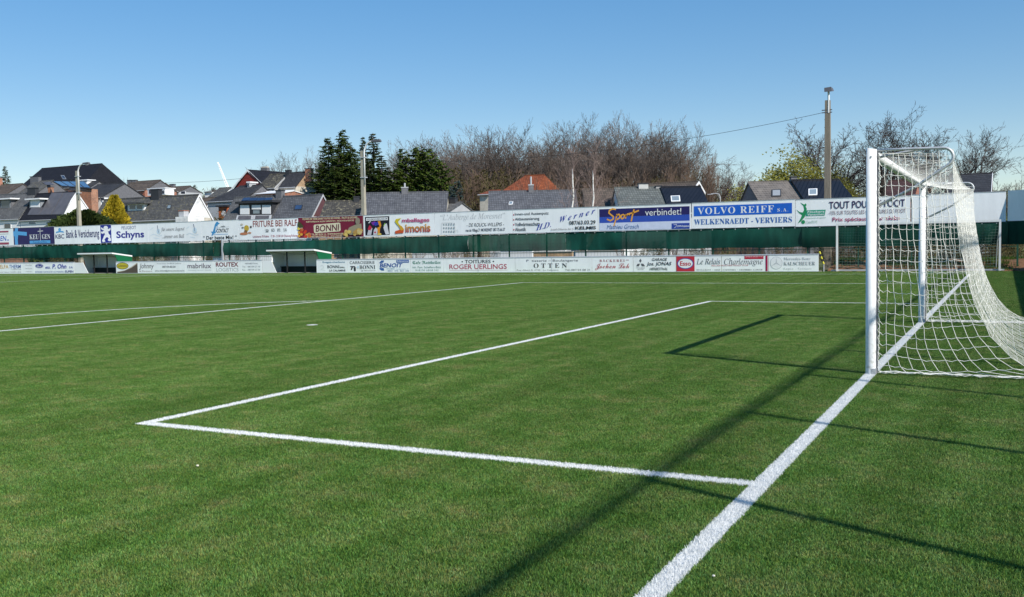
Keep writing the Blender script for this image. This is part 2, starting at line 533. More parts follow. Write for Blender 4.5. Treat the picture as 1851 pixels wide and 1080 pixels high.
# side panels: laced to the post channel, spread towards the back edge, gathered along the ground
def side_net(y, sgn):
    m = MB()
    rs = random.Random(11 if y < 1 else 12)
    NC = 11
    zr = [2.50 - k * CELL for k in range(21)] + [0.03]
    def prof_x(z):
        for a, b in zip(PROF, PROF[1:]):
            if a[1] >= z >= b[1]:
                t = (a[1] - z) / max(1e-6, a[1] - b[1]); return a[0] + (b[0] - a[0]) * t
        return PROF[0][0] if z > PROF[0][1] else PROF[-1][0]
    wob = [[rs.uniform(-1, 1) for _ in range(24)] for _ in range(20)]
    def sp(c, k):
        z = zr[k]; t = c / NC
        xb = min(prof_x(z), 2.2)
        lo = max(0.0, (1.1 - z) / 1.1)
        tt = t ** (1.0 + 0.12 * lo)
        x = 0.078 + (xb - 0.078) * tt
        slack = 0.03 * sin(pi * t) + 0.045 * max(0, 1 - t * 4) * (1 if c else 0)
        drop = 0.055 * sin(pi * min(1, t * 1.1)) * (0.4 + lo) + 0.06 * t * (2.4 - z) / 2.4 * (1 - lo)
        zz = z - drop if k < len(zr) - 1 else 0.03
        if z > 2.3: zz = min(zz, 2.50)
        bulge = 0.10 * sin(pi * t) * sin(pi * min(1, max(0, z / 2.5))) * -sgn * 0.6
        return Vector((x + 0.012 * wob[c][k], y + bulge + 0.012 * wob[c + 3][k] + 0.02 * slack, max(0.02, zz + 0.008 * wob[c + 5][k])))
    for k in range(len(zr)):
        pts_ = []
        for c in range(NC + 1):
            p = sp(c, k)
            pts_.append(p)
            if c < NC and 0 < k < len(zr) - 1:      # every mesh side hangs slightly slack; slacker beside the post
                q = sp(c + 1, k)
                mid = (p + q) / 2
                mid.z -= (0.026 if c == 0 else 0.010) + 0.006 * wob[c][k]
                mid.z = max(0.02, mid.z)
                pts_.append(mid)
        m.tube(pts_, 0.0030, 4, False)
    for c in range(NC + 1):
        m.tube([sp(c, k) for k in range(len(zr))], 0.0030, 4, False)
    # lacing round the post channel
    lace = []
    for k in range(60):
        z = 2.5 - k * 0.0415
        lace.append((0.074 + 0.022 * ((k % 2)), y + sgn * -0.018 + 0.03 * (((k * 7) % 5) / 5 - .5), z + 0.006 * rs.uniform(-1, 1)))
    m.tube(lace, 0.0030, 4, False)
    # bunched slack lying along the ground
    for q in range(7):
        l = []
        x = 0.10
        ph = rs.uniform(0, 6)
        while x < 2.25:
            l.append((x, y - sgn * (0.01 + 0.022 * q * 0.6) + 0.03 * sin(x * 9 + ph) + rs.uniform(-.012, .012), 0.022 + 0.018 * abs(sin(x * 13 + ph * 2)) + 0.006 * q * 0.5))
            x += rs.uniform(0.035, 0.07)
        m.tube(l, 0.0042, 4, False)
    part(m, 'side_net', M_NET, goal)
side_net(0.0, 1); side_net(GW, -1)
# ground frame at the rear and the back hem
m = MB()
m.tube([(2.3, 0, 0.03), (2.3, GW, 0.03)], 0.02, 8)
part(m, 'ground_bar', M_TUBE, goal)

# ------------------------------------------------------------------ ball-stop fence behind the goal (outside the frame, its shadow crosses the pitch)
BX, BH = 5.25, 5.36
M_GREEN_STEEL = mat('green_steel', (0.015, 0.07, 0.045), 0.45, 0.1, 5.0, 0.4)
bs = thing('ball_stop_fence', 'tall ball stop fence of posts and netting behind the goal, seen by its long shadow', 'fence', (BX, 0, 0))
ys = [-24.16 + 2.667 * k for k in range(24)]
for y in ys:
    m = MB(); m.tube([(BX, y, 0), (BX, y, BH)], 0.042, 8)
    part(m, 'fence_post', M_GREEN_STEEL, bs)
m = MB()          # the furled upper net: a loose bundle of strands along the top
for k in range(10):
    a, q = 2.4 * k, .075 * sqrt((k + .5) / 10)
    m.tube([(BX + q * cos(a) + .01 * sin(j * 1.3 + k), ys[0] - .3 + (ys[-1] - ys[0] + .6) * j / 40, BH + q * sin(a) + .012 * sin(j * .9 + k * 2)) for j in range(41)], 0.0052, 3, False)
part(m, 'furled_net', mat('green_twine', (0.02, 0.06, 0.03), 0.8, 0.1), bs)
m = MB(); m.tube([(BX, ys[0] - .3, BH - .03), (BX, ys[-1] + .3, BH - .03)], 0.018, 6)
part(m, 'top_rail', M_GREEN_STEEL, bs)
m = MB()
z = 0.1
while z < BH:
    m.tube([(BX, ys[0], z), (BX, ys[-1], z)], 0.0026, 3, False); z += 0.07
y = ys[0]
while y < ys[-1]:
    m.tube([(BX, y, 0.05), (BX, y, BH)], 0.0026, 3, False); y += 0.07
part(m, 'netting', mat('green_twine', (0.02, 0.06, 0.03), 0.8, 0.1), bs)
# ------------------------------------------------------------------ windscreen fence and far touchline furniture
FY = 40.0           # plane of the fence and upper boards
LY = 38.0           # plane of the low perimeter boards
M_WHITE_BOARD = mat('white_board', (0.87, 0.88, 0.88), 0.36, 0.06, 1.6, 0.5, stretch=(1.5, 1.5, .35))
M_GALV = mat('galvanised', (0.50, 0.52, 0.54), 0.45, 0.12, 6.0, 0.5, 0.3)
M_CONC = mat('concrete', (0.33, 0.31, 0.27), 0.9, 0.2, 4.0, 0.2)

def cloth_mat(name, col, holes):
    m = bpy.data.materials.new(name); m.use_nodes = True
    n = m.node_tree; b = n.nodes['Principled BSDF']
    g = n.nodes.new('ShaderNodeNewGeometry')
    no = n.nodes.new('ShaderNodeTexNoise'); no.inputs['Scale'].default_value = 0.9; no.inputs['Detail'].default_value = 5
    mp = n.nodes.new('ShaderNodeMapping'); mp.inputs['Scale'].default_value = (2.2, 1, 0.6)
    n.links.new(g.outputs['Position'], mp.inputs[0]); n.links.new(mp.outputs[0], no.inputs['Vector'])
    cr = n.nodes.new('ShaderNodeValToRGB')
    cr.color_ramp.elements[0].position = .3; cr.color_ramp.elements[1].position = .72
    cr.color_ramp.elements[0].color = (*[c * .62 for c in col], 1); cr.color_ramp.elements[1].color = (*[c * 1.4 for c in col], 1)
    n.links.new(no.outputs['Fac'], cr.inputs[0]); n.links.new(cr.outputs[0], b.inputs['Base Color'])
    b.inputs['Roughness'].default_value = 0.75
    b.inputs['Specular IOR Level'].default_value = 0.15
    tl = n.nodes.new('ShaderNodeBsdfTranslucent'); n.links.new(cr.outputs[0], tl.inputs[0])
    mt = n.nodes.new('ShaderNodeMixShader'); mt.inputs[0].default_value = 0.3
    n.links.new(b.outputs[0], mt.inputs[1]); n.links.new(tl.outputs[0], mt.inputs[2])
    tr = n.nodes.new('ShaderNodeBsdfTransparent')
    mx = n.nodes.new('ShaderNodeMixShader'); mx.inputs[0].default_value = holes
    n.links.new(mt.outputs[0], mx.inputs[1]); n.links.new(tr.outputs[0], mx.inputs[2])
    n.links.new(mx.outputs[0], n.nodes['Material Output'].inputs['Surface'])
    return m
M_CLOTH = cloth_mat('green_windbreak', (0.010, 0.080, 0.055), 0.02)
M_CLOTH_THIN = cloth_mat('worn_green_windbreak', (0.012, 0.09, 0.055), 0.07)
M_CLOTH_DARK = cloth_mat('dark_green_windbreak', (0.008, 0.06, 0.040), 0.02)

fx = lambda u: at(u, 430, FY).x
fence = thing('windbreak_fence', 'long green windbreak cloth on steel posts below the row of high sign boards', 'fence', (-30, FY, 0))
# posts
xp = fx(-30); k = 0
while xp < 2.0:
    m = MB(); m.box(xp - 0.035, xp + 0.035, FY + 0.04, FY + 0.11, -0.05, 3.62)
    part(m, 'fence_post', M_GREEN_STEEL, fence)
    xp += 2.52; k += 1
for z in (1.12, 2.24):
    m = MB(); m.box(fx(-30), 1.9, FY + 0.045, FY + 0.085, z - .018, z + .018)
    part(m, 'fence_rail', M_GREEN_STEEL, fence)
# wire mesh of the fence: stays inside one mesh
m = MB(); x = fx(-30)
while x < 1.9:
    m.box(x - .003, x + .003, FY + .032, FY + .038, 0.02, 2.3); x += 0.2
for k in range(11):
    m.box(fx(-30), 1.9, FY + .026, FY + .031, 0.05 + .2 * k, 0.056 + .2 * k)
part(m, 'wire_mesh', M_GREEN_STEEL, fence)
# cloth lengths: slightly billowing, tied along the top
def cloth(u0, u1, m_, zt0, zt1, zb, seed):
    r = random.Random(seed); x0, x1 = fx(u0), fx(u1)
    nx = max(6, int((x1 - x0) / 0.35)); nz = 7
    m = MB(); ph = r.uniform(0, 6)
    for j in range(nz + 1):
        for i in range(nx + 1):
            t = i / nx; s = j / nz
            x = x0 + (x1 - x0) * t
            zt = zt0 + (zt1 - zt0) * t - 0.025 * abs(sin(x * pi / 1.26)) + 0.01 * sin(x * 2.1 + ph)
            zb_ = zb + 0.02 * sin(x * 1.3 + ph) + 0.012 * sin(x * 5.1)
            y = FY - 0.02 - 0.11 * sin(pi * s) * (0.5 + 0.5 * sin(x * 0.9 + ph)) - 0.015 * sin(x * 4 + s * 3)
            m.v.append((x, y, zb_ + (zt - zb_) * s))
    for j in range(nz):
        for i in range(nx):
            a = j * (nx + 1) + i
            m.f.append((a, a + 1, a + nx + 2, a + nx + 1))
    o = part(m, 'windbreak_cloth', m_, fence, sm=True)
    return o
cloth(-30, 385.7, M_CLOTH, 2.20, 2.19, 1.20, 1)
cloth(385.5, 402, M_CLOTH_THIN, 2.19, 2.19, 1.20, 2)
cloth(404, 682.3, M_CLOTH, 2.16, 2.22, 1.20, 3)
cloth(682, 847.3, M_CLOTH, 2.22, 2.27, 1.20, 4)
cloth(847, 1023.3, M_CLOTH_THIN, 2.29, 2.31, 1.24, 5)
cloth(1023, 1450.3, M_CLOTH, 2.30, 2.36, 1.24, 6)
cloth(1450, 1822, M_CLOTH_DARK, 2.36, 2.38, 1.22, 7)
m = MB()
x = fx(-30)
while x < 1.6:
    m.box(x - .02, x + .02, FY - .05, FY + .03, 2.22, 2.27 + .03 * ((int(x * 7)) % 2)); x += 0.63
part(m, 'cable_ties', mat('pale_ties', (0.45, 0.5, 0.48), 0.6, 0.1), fence)['kind'] = 'stuff'

# ---- fence and boards that turn the corner and run back along the end of the pitch (edge of it in view at the right)
cf = thing('corner_fence', 'shaded corner length of green windbreak fence at the right edge', 'fence', (1.6, FY, 0))
c0 = Vector((1.45, FY, 0)); c1 = Vector((5.6, 37.6, 0)); dcf = (c1 - c0).normalized(); ncf = Vector((dcf.y, -dcf.x, 0))
m = MB()
m.slab([c0 + Vector((0, 0, 1.22)), c1 + Vector((0, 0, 1.22)), c1 + Vector((0, 0, 2.4)), c0 + Vector((0, 0, 2.4))], ncf, 0.01)
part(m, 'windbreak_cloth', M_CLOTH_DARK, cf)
for t in (0.1, 0.55, 1.0):
    p = c0 + (c1 - c0) * t
    m = MB(); m.box(p.x - .04, p.x + .04, p.y + .05, p.y + .13, 0, 3.75)
    part(m, 'fence_post', M_GREEN_STEEL, cf)
cb = MB()
cb.slab([c0 + Vector((-.02, -.05, 2.33)), c1 + Vector((0, 0, 2.33)), c1 + Vector((0, 0, 3.78)), c0 + Vector((-.02, -.05, 3.78))], ncf, 0.03)
solo(cb, 'sign_board', M_WHITE_BOARD, 'blank white board turned into shade at the right end of the row', 'sign board', (1.45, FY, 2.33))
ef = thing('end_fence', 'end fence with high blank boards beyond the right edge, shading the turf', 'fence', (5.6, 22, 0))
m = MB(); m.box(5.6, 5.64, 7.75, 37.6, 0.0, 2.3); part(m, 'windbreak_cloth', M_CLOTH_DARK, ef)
m = MB(); m.box(5.58, 5.62, 7.75, 37.6, 2.33, 3.55); part(m, 'board', M_WHITE_BOARD, ef)
for k in range(11):
    m = MB(); m.box(5.65, 5.72, 8 + 2.9 * k, 8.07 + 2.9 * k, 0, 3.5); part(m, 'fence_post', M_GREEN_STEEL, ef)

# ---- rail and kerb under the low boards
m = MB(); m.box(-112, -6.9, LY + 0.35, LY + 0.55, -0.02, 0.035)
structure(m, 'kerb', M_CONC)
# ------------------------------------------------------------------ lettering
def style(s, st):
    def mp(up, lo, dg=None, exc={}):
        o = ''
        for ch in s:
            if ch in exc: o += exc[ch]
            elif 'A' <= ch <= 'Z': o += chr(up + ord(ch) - 65)
            elif 'a' <= ch <= 'z': o += chr(lo + ord(ch) - 97)
            elif dg and '0' <= ch <= '9': o += chr(dg + ord(ch) - 48)
            else: o += ch
        return o
    if st == 'serif': return mp(0x1D400, 0x1D41A, 0x1D7CE)
    if st == 'serifit': return mp(0x1D468, 0x1D482, 0x1D7CE)
    if st == 'it': return mp(0x1D434, 0x1D44E, None, {'h': '\u210e'})
    if st == 'script': return mp(0x1D4D0, 0x1D4EA)
    if st == 'frak': return mp(0x1D56C, 0x1D586)
    if st == 'bold': return mp(0x1D5D4, 0x1D5EE, 0x1D7EC)
    if st == 'sansit': return mp(0x1D608, 0x1D622)
    if st == 'boldit': return mp(0x1D63C, 0x1D656, 0x1D7EC)
    return s
_tc = {}
def text_polys(s, st, off=0.0, sp=1.0):
    k = (s, st, off, round(sp, 2))
    if k in _tc: return _tc[k]
    c = bpy.data.curves.new('lettering', 'FONT')
    c.body = style(s, st)
    c.resolution_u = 3
    c.offset = off
    c.space_character = sp
    o = bpy.data.objects.new('lettering', c)
    me = o.to_mesh()
    vs = [(v.co.x, v.co.y) for v in me.vertices]
    fs = [tuple(p.vertices) for p in me.polygons]
    o.to_mesh_clear(); bpy.data.objects.remove(o); bpy.data.curves.remove(c)
    x0 = min(v[0] for v in vs); x1 = max(v[0] for v in vs); y0 = min(v[1] for v in vs); y1 = max(v[1] for v in vs)
    vs = [((v[0] - x0) / (x1 - x0), (v[1] - y0) / (y1 - y0)) for v in vs]
    _tc[k] = (vs, fs, (x1 - x0) / (y1 - y0))
    return _tc[k]

NAVY = (0.025, 0.028, 0.13); BLUE = (0.02, 0.09, 0.50); BLACK = (0.025, 0.025, 0.03); RED = (0.45, 0.03, 0.06)
GREY = (0.28, 0.29, 0.31); LGREY = (0.52, 0.53, 0.55); GREEN = (0.02, 0.26, 0.10); WHITE = (0.80, 0.80, 0.80)
LBLUE = (0.10, 0.36, 0.68); CREAM = (0.72, 0.65, 0.40); MAROON = (0.17, 0.012, 0.035); WINE = (0.33, 0.06, 0.10)
ORANGE = (0.75, 0.33, 0.05); YEL = (0.75, 0.60, 0.06); PALE = (0.60, 0.72, 0.80)

class Sign:
    def __init__(s, name, label, x0, x1, z0, z1, yf, bg=None, cat='sign board', frame=True, thick=0.03):
        s.x0, s.x1, s.z0, s.z1, s.yf = x0, x1, z0, z1, yf
        s.th = thing(name, label, cat, ((x0 + x1) / 2, yf, z0), None)
        s.layer = 1
        m = MB(); m.box(x0 + .012, x1 - .012, yf, yf + thick, z0, z1)
        s.panel = part(m, 'panel', M_WHITE_BOARD if bg is None else paint(bg), s.th)
        if frame:
            for q in (z1 + .001, z0 - .028):
                m = MB()
                m.box(x0 + .012, x1 - .012, yf - .012, yf + thick + .012, q, q + .027)
                part(m, 'frame_rail', M_GALV, s.th)
    def P(s, x, y): return (s.x0 + (s.x1 - s.x0) * x, s.z1 - (s.z1 - s.z0) * y)
    def lay(s):
        s.layer += 1
        return s.yf - 0.0013 * s.layer - 0.004
    def text(s, t, st, col, x0, y0, x1, y1, slope=0.0, shear=0.0, gradient=None, bold=0):
        off = 0.0
        if st in ('bold', 'boldit'): off = .012
        if bold: off += .010 + bold * 1.5
        if st in ('serif', 'serifit'): off = -.004
        if st in ('boldit', 'sansit'): shear += .22
        fst = '' if st in ('bold', 'boldit', 'sansit') else st
        vs, fs, asp = text_polys(t, fst, min(off, .026))
        k = (s.x1 - s.x0) * (x1 - x0) / ((s.z1 - s.z0) * (y1 - y0)) / asp
        if k > 1.12 and fst in ('serif', 'serifit'): vs, fs, asp = text_polys(t, fst, min(off, .026), min(1.75, 1 + (k - 1) * .85))
        if shear: x1 = x1 - shear * (s.P(0, y0)[1] - s.P(0, y1)[1]) / (s.x1 - s.x0) * .8
        m = MB(); y = s.lay()
        for (a, b) in vs:
            px, pz = s.P(x0 + (x1 - x0) * a, y1 + (y0 - y1) * b)
            m.v.append((px + shear * (pz - s.P(0, y1)[1]), y, pz + slope * (px - s.P(x0, 0)[0])))
        m.f += fs
        return part(m, 'lettering', gradient or paint(col, 0.5), s.th)
    def rect(s, col, x0, y0, x1, y1, name='band', m_=None):
        m = MB(); y = s.lay()
        a = s.P(x0, y1); b = s.P(x1, y0)
        m.box(a[0], b[0], y, y + .003, a[1], b[1])
        return part(m, name, m_ or paint(col, 0.45), s.th)
    def poly(s, col, pts, name='emblem', multi=False):
        m = MB(); y = s.lay()
        for pp in (pts if multi else [pts]):
            m.poly([(s.P(a, b)[0], y, s.P(a, b)[1]) for a, b in pp])
        return part(m, name, paint(col, 0.45), s.th)
    def ell(s, cx, cy, rx, ry, n=20, a0=0.0):
        return [(cx + rx * cos(a0 + 2 * pi * k / n), cy + ry * sin(a0 + 2 * pi * k / n)) for k in range(n)]
    def ellipse(s, col, cx, cy, rx, ry, name='emblem'):
        return s.poly(col, s.ell(cx, cy, rx, ry), name)
    def stroke(s, col, paths, wd, name='emblem'):
        m = MB(); y = s.lay()
        for P_ in paths:
            q = [Vector((s.P(a, b)[0], 0, s.P(a, b)[1])) for a, b in P_]
            for k in range(len(q) - 1):
                d = (q[k + 1] - q[k]).normalized(); nn = Vector((-d.z, 0, d.x)) * wd / 2
                e = d * wd * .25
                pp = [q[k] - nn - e, q[k + 1] - nn + e, q[k + 1] + nn + e, q[k] + nn - e]
                m.poly([(p.x, y - 0.0001 * (k % 2), p.z) for p in pp])
        return part(m, name, paint(col, 0.45), s.th)

rj = random.Random(8)
UZ0, UZ1 = 2.335, 3.715
ux = lambda u: at(u, 405, FY).x
def upper(u0, u1, label, bg=None, z1=UZ1, z0=UZ0, frame=True):
    j = rj.uniform(-.018, .018)
    return Sign('sign_board', label, ux(u0), ux(u1), z0 + j, z1 + j, FY - 0.06, bg, frame=frame)
UP = 'high sign boards above the windbreak'

s = upper(-45, 24.5, 'white board with dark red bars cut off at the left edge')
s.rect(WINE, -.0 + .01, .12, .88, .22); s.rect(WINE, .01, .82, .88, .95)
s.text('EN', 'boldit', BLUE, .66, .42, .82, .72); s.text('..', 'bold', BLUE, .83, .64, .88, .72)
s.rect(GREY, .3, .30, .88, .32)

s = upper(24.5, 98.5, 'dark violet board with a pale blue cross and white capitals', (0.028, 0.02, 0.10))
s.poly(LBLUE, [(.035, 1), (.03, .5), (.0, .45), (.0, .18), (.035, .2), (.05, .0), (.125, .0), (.12, .2), (.34, .26), (.335, .48), (.12, .42), (.105, .7), (.11, 1)], 'cross')
s.text('KEU', 'serif', WHITE, .40, .42, .625, .70); s.text('GEN', 'serif', WHITE, .705, .42, .90, .70)
s.stroke(WHITE, [[(.665, .08), (.665, .78)], [(.61, .24), (.735, .22)]], .05, 'lettering')
s.rect(LBLUE, .40, .78, .90, .95); s.text('Funérailles', 'sansit', NAVY, .48, .82, .82, .92)

s = upper(98.5, 182, 'white board lettered Bank & Versicherung above a small blue figure mark', None)
s.ellipse(LBLUE, .125, .16, .03, .10); s.poly(LBLUE, [(.03, .36), (.05, .27), (.12, .23), (.2, .25), (.225, .34), (.13, .31)])
s.text('KBC', 'bold', NAVY, .025, .43, .22, .68)
s.text('Bank & Versicherung', '', NAVY, .265, .20, .975, .80, bold=.0012)

s = upper(182, 201.5, 'narrow royal blue panel with a white rearing lion', (0.02, 0.03, 0.25))
s.poly(WHITE, [(.30, .16), (.42, .06), (.62, .06), (.74, .14), (.70, .22), (.80, .24), (.95, .16), (.97, .26), (.84, .36), (.72, .36), (.78, .50), (.92, .60), (.88, .70), (.97, .78), (.95, .90), (.80, .92), (.66, .86), (.76, .76), (.62, .68), (.50, .72), (.36, .82), (.44, .94), (.20, .96), (.12, .88), (.24, .74), (.32, .62), (.42, .54), (.38, .44), (.22, .50), (.08, .46), (.06, .36), (.20, .38), (.36, .30), (.20, .28), (.06, .20), (.10, .12), (.24, .18), (.40, .22)], 'lion')

s = upper(201.5, 269, 'white board with small grey capitals over thick outlined navy lettering')
s.text('PEUGEOT', '', (0.12, 0.13, 0.25), .29, .09, .68, .27)
s.text('Schyns', 'bold', (.03, .03, .25), .14, .36, .885, .86, bold=.006)

s = upper(269, 365, 'white board with grey italics between two faint blue shuttle drawings')
for q in (0.0, .685):
    s.ellipse(PALE, .195 + q, .45, .035, .15); s.stroke((.12, .12, .2), [[(.175 + q, .12), (.195 + q, .5)]], .05); s.stroke(PALE, [[(.04 + q, .35), (.10 + q, .22)], [(.04 + q, .66), (.1 + q, .58), (.2 + q, .7), (.26 + q, .66)], [(.1 + q, .78), (.2 + q, .83)]], .025)
    s.stroke(LGREY, [[(.21 + q, .62), (.235 + q, .52)]], .03)
s.text('für unsere Jugend', 'it', (.16, .16, .17), .25, .24, .69, .48); s.text('...immer am Ball', 'it', (.16, .16, .17), .27, .62, .68, .82)

s = upper(365, 432, 'white board with a leaping blue dolphin and black slanted letters')
s.poly((.06, .28, .55), [(.27, .78), (.29, .64), (.25, .56), (.31, .56), (.34, .40), (.37, .20), (.41, .07), (.455, .05), (.475, .12), (.51, .13), (.485, .18), (.45, .21), (.44, .32), (.43, .50), (.385, .64), (.33, .68), (.285, .80)], 'dolphin')
s.poly(WHITE, [(.40, .30), (.425, .28), (.42, .46), (.37, .60)], 'dolphin_belly')
s.stroke(GREY, [[(.46, .36), (.75, .34)]], .012); s.text('radio', 'boldit', BLACK, .53, .26, .65, .34)
s.text('CONTACT', 'boldit', BLACK, .41, .42, .74, .62); s.rect(LBLUE, .28, .70, .72, .715)
s.text('“ Der beste Mix! “', 'bold', BLACK, .04, .78, .95, .97)

s = upper(432, 540, 'white board with tall rust red capitals and a small sketch of fried food')
s.text('FRITURE BEI RALF', '', (.28, .07, .06), .25, .06, .985, .38, bold=.002)
s.text('☎', '', BLACK, .45, .50, .52, .66); s.text('63   01   14', 'serif', BLACK, .56, .48, .81, .64)
s.text('Lütticherstr.78 Kelmis   17.30 - 21.00 Uhr Dienstag Ruhetag', '', (.36, .05, .07), .245, .80, .985, .95)
for (c, x, y, a, b) in (((.55, .38, .05), .14, .42, .042, .16), ((.22, .12, .05), .125, .60, .03, .09), ((.5, .2, .1), .09, .70, .07, .07), ((.10, .08, .08), .215, .36, .018, .06), ((.55, .5, .42), .06, .22, .025, .05), ((.55, .3, .2), .19, .66, .03, .05), ((.2, .2, .2), .075, .38, .02, .04)):
    s.ellipse(c, x, y, a, b, 'picture')

s = upper(540, 657, 'maroon food board with a cream name plate between vegetables and potatoes', MAROON)
s.text('POMMES DE TERRE DANS TOUTES SES FORMES - FRUITS & LEGUMES', 'bold', CREAM, .075, .03, .92, .12)
s.text('KARTOFFELN IN ALLEN VARIANTEN - FRÜCHTE & GEMÜSE', 'bold', CREAM, .13, .16, .87, .25)
s.poly((.62, .57, .40), [(.245, .42), (.26, .36), (.64, .30), (.66, .33), (.665, .66), (.645, .72), (.27, .78), (.25, .74)], 'name_plate')
s.text('BONNI', '', (.10, .015, .03), .275, .40, .64, .72, slope=.02, shear=.1, bold=.006)
s.text('TEL 087 65 53 13 - WWW.BONNI.BE', 'bold', CREAM, .21, .80, .70, .88); s.text('HEUTEALSTRASSE 114 - 4710 LONTZEN', 'bold', CREAM, .21, .91, .70, .98)
rr = random.Random(5)
for k in range(26):
    x = .01 + .18 * rr.random() ** 1.2; y = 1 - rr.random() * (.62 - 2.2 * x)
    s.ellipse(rr.choice([(.5, .04, .02), (.6, .3, .04), (.62, .5, .06), (.45, .10, .03), (.6, .45, .35), (.12, .16, .03)]), x, min(.93, y), .022, .07, 'vegetables')
s.poly((.05, .06, .02), [(.0, .2), (.04, .22), (.10, .45), (.03, .5), (0, .45)], 'vegetables')
s.poly((.30, .26, .17), [(.76, .75), (.8, .55), (.9, .42), (.985, .38), (.99, .9), (.8, .9)], 'potato_sack')
s.ellipse((.26, .22, .16), .93, .26, .035, .17, 'potato_sack')
for k in range(24):
    x = .72 + .26 * rr.random(); y = .66 + .28 * rr.random()
    s.ellipse(rr.choice([(.58, .38, .10), (.66, .48, .13), (.45, .26, .07), (.6, .44, .2)]), x, y, .024, .075, 'potatoes')

s = upper(658, 786.5, 'white board with a black balloon photo and puffy red and yellow lettering')
s.rect((.012, .012, .02), .025, .07, .375, .95, 'photo')
s.rect(WHITE, .04, .12, .355, .25); s.text('WWW.SIMONIS-EMBALLAGES.COM', 'bold', BLACK, .05, .15, .345, .22)
for c, pp in (((.55, .53, .56), [(.05, .93), (.07, .7), (.11, .55), (.13, .62), (.11, .93)]), ((.5, .02, .06), [(.06, .66), (.09, .45), (.125, .58), (.10, .72)]), ((.2, .03, .3), [(.11, .34), (.17, .28), (.20, .42), (.14, .48)]),
              ((.03, .04, .35), [(.15, .36), (.22, .30), (.24, .42), (.17, .52)]), ((.62, .6, .62), [(.14, .93), (.15, .7), (.18, .58), (.205, .66), (.20, .93)]), ((.5, .03, .08), [(.15, .84), (.17, .74), (.185, .86)]),
              ((.75, .28, .02), [(.21, .30), (.245, .27), (.26, .50), (.24, .66), (.235, .90), (.21, .90), (.20, .60), (.235, .55)]), ((.7, .5, .1), [(.2, .95), (.21, .84), (.255, .86), (.26, .95)]),
              ((.25, .5, .06), [(.29, .52), (.31, .38), (.33, .44), (.32, .56)]), ((.66, .65, .68), [(.29, .60), (.31, .45), (.34, .40), (.37, .92), (.32, .93)]), ((.62, .6, .6), [(.07, .36), (.1, .26), (.115, .28), (.085, .38)])):
    s.poly(c, pp, 'photo_detail')
s.text('mballages', 'bold', (.52, .10, .22), .555, .20, .935, .44, bold=.004)
def grad(z0, z1, c0, c1):
    m = bpy.data.materials.new('gradient_paint'); m.use_nodes = True
    n = m.node_tree; g = n.nodes.new('ShaderNodeNewGeometry'); sx = n.nodes.new('ShaderNodeSeparateXYZ'); mr = n.nodes.new('ShaderNodeMapRange'); cr = n.nodes.new('ShaderNodeValToRGB')
    n.links.new(g.outputs['Position'], sx.inputs[0]); n.links.new(sx.outputs[2], mr.inputs[0]); mr.inputs[1].default_value = z0; mr.inputs[2].default_value = z1
    n.links.new(mr.outputs[0], cr.inputs[0]); cr.color_ramp.elements[0].color = (*c0, 1); cr.color_ramp.elements[1].color = (*c1, 1)
    n.links.new(cr.outputs[0], n.nodes['Principled BSDF'].inputs[0])
    return m
GR = grad(s.P(0, .88)[1], s.P(0, .45)[1], (.42, .01, .05), (.70, .42, .04))
s.text('imonis', 'bold', RED, .60, .48, .945, .86, gradient=GR, bold=.006)
s.poly((.62, .50, .03), [(.455, .34), (.47, .22), (.545, .18), (.52, .26), (.50, .34), (.51, .44), (.55, .58), (.50, .54)], 'lettering')
s.poly((.60, .10, .03), [(.455, .78), (.54, .70), (.58, .74), (.57, .88), (.455, .90)], 'lettering')
s.poly((.66, .36, .03), [(.50, .5), (.55, .55), (.585, .72), (.54, .76)], 'lettering')

s = upper(786.5, 927, 'white board with faint grey script and a pencil drawing of an inn')
s.text('“L’Auberge de Moresnet”', 'it', LGREY, .08, .08, .91, .42)
s.text('- DE ROUCK-WILLEMS -', 'sansit', BLACK, .42, .52, .90, .68); s.text('rue du Village,71 MORESNET 087-75.66.57', 'bold', (.10, .10, .12), .41, .76, .91, .94)
for a in range(5):
    for b in range(3):
        s.rect((.36, .40, .42), .115 + .034 * a, .50 + .16 * b, .132 + .034 * a, .58 + .16 * b, 'drawing')
s.stroke(LGREY, [[(.10, .46), (.26, .44)], [(.10, .46), (.095, .96)], [(.27, .46), (.275, .94)], [(.28, .82), (.31, .8), (.31, .92)]], .02, 'drawing')

s = upper(927, 1081.5, 'white board with a bulleted list and slanted blue italics')
for k, t in enumerate(('Innen-und Aussenputz', 'Altbausanierung', 'Vollwärmeschutz', 'Akustik')):
    y = .15 + .215 * k; wd = (.405, .295, .30, .135)[k]
    s.ellipse((.45, .03, .06), .018, y + .06, .0075, .034, 'bullet'); s.text(t, 'bold', (.10, .10, .11), .033, y - .03, .033 + wd, y + .13)
s.text('H.D.', 'serifit', (.03, .05, .36), .285, .68, .47, .92, slope=.20, shear=.15, bold=.003)
s.text('Werner', 'serifit', (.03, .05, .36), .565, .36, .975, .60, slope=.205, shear=.15, bold=.003)
s.text('087/63.03.29', 'bold', BLACK, .675, .545, .975, .71); s.text('Josef-Olberts-Str.5', '', (.15, .15, .15), .46, .85, .725, .945); s.text('KELMIS', 'bold', BLACK, .745, .79, .98, .92, bold=.002)

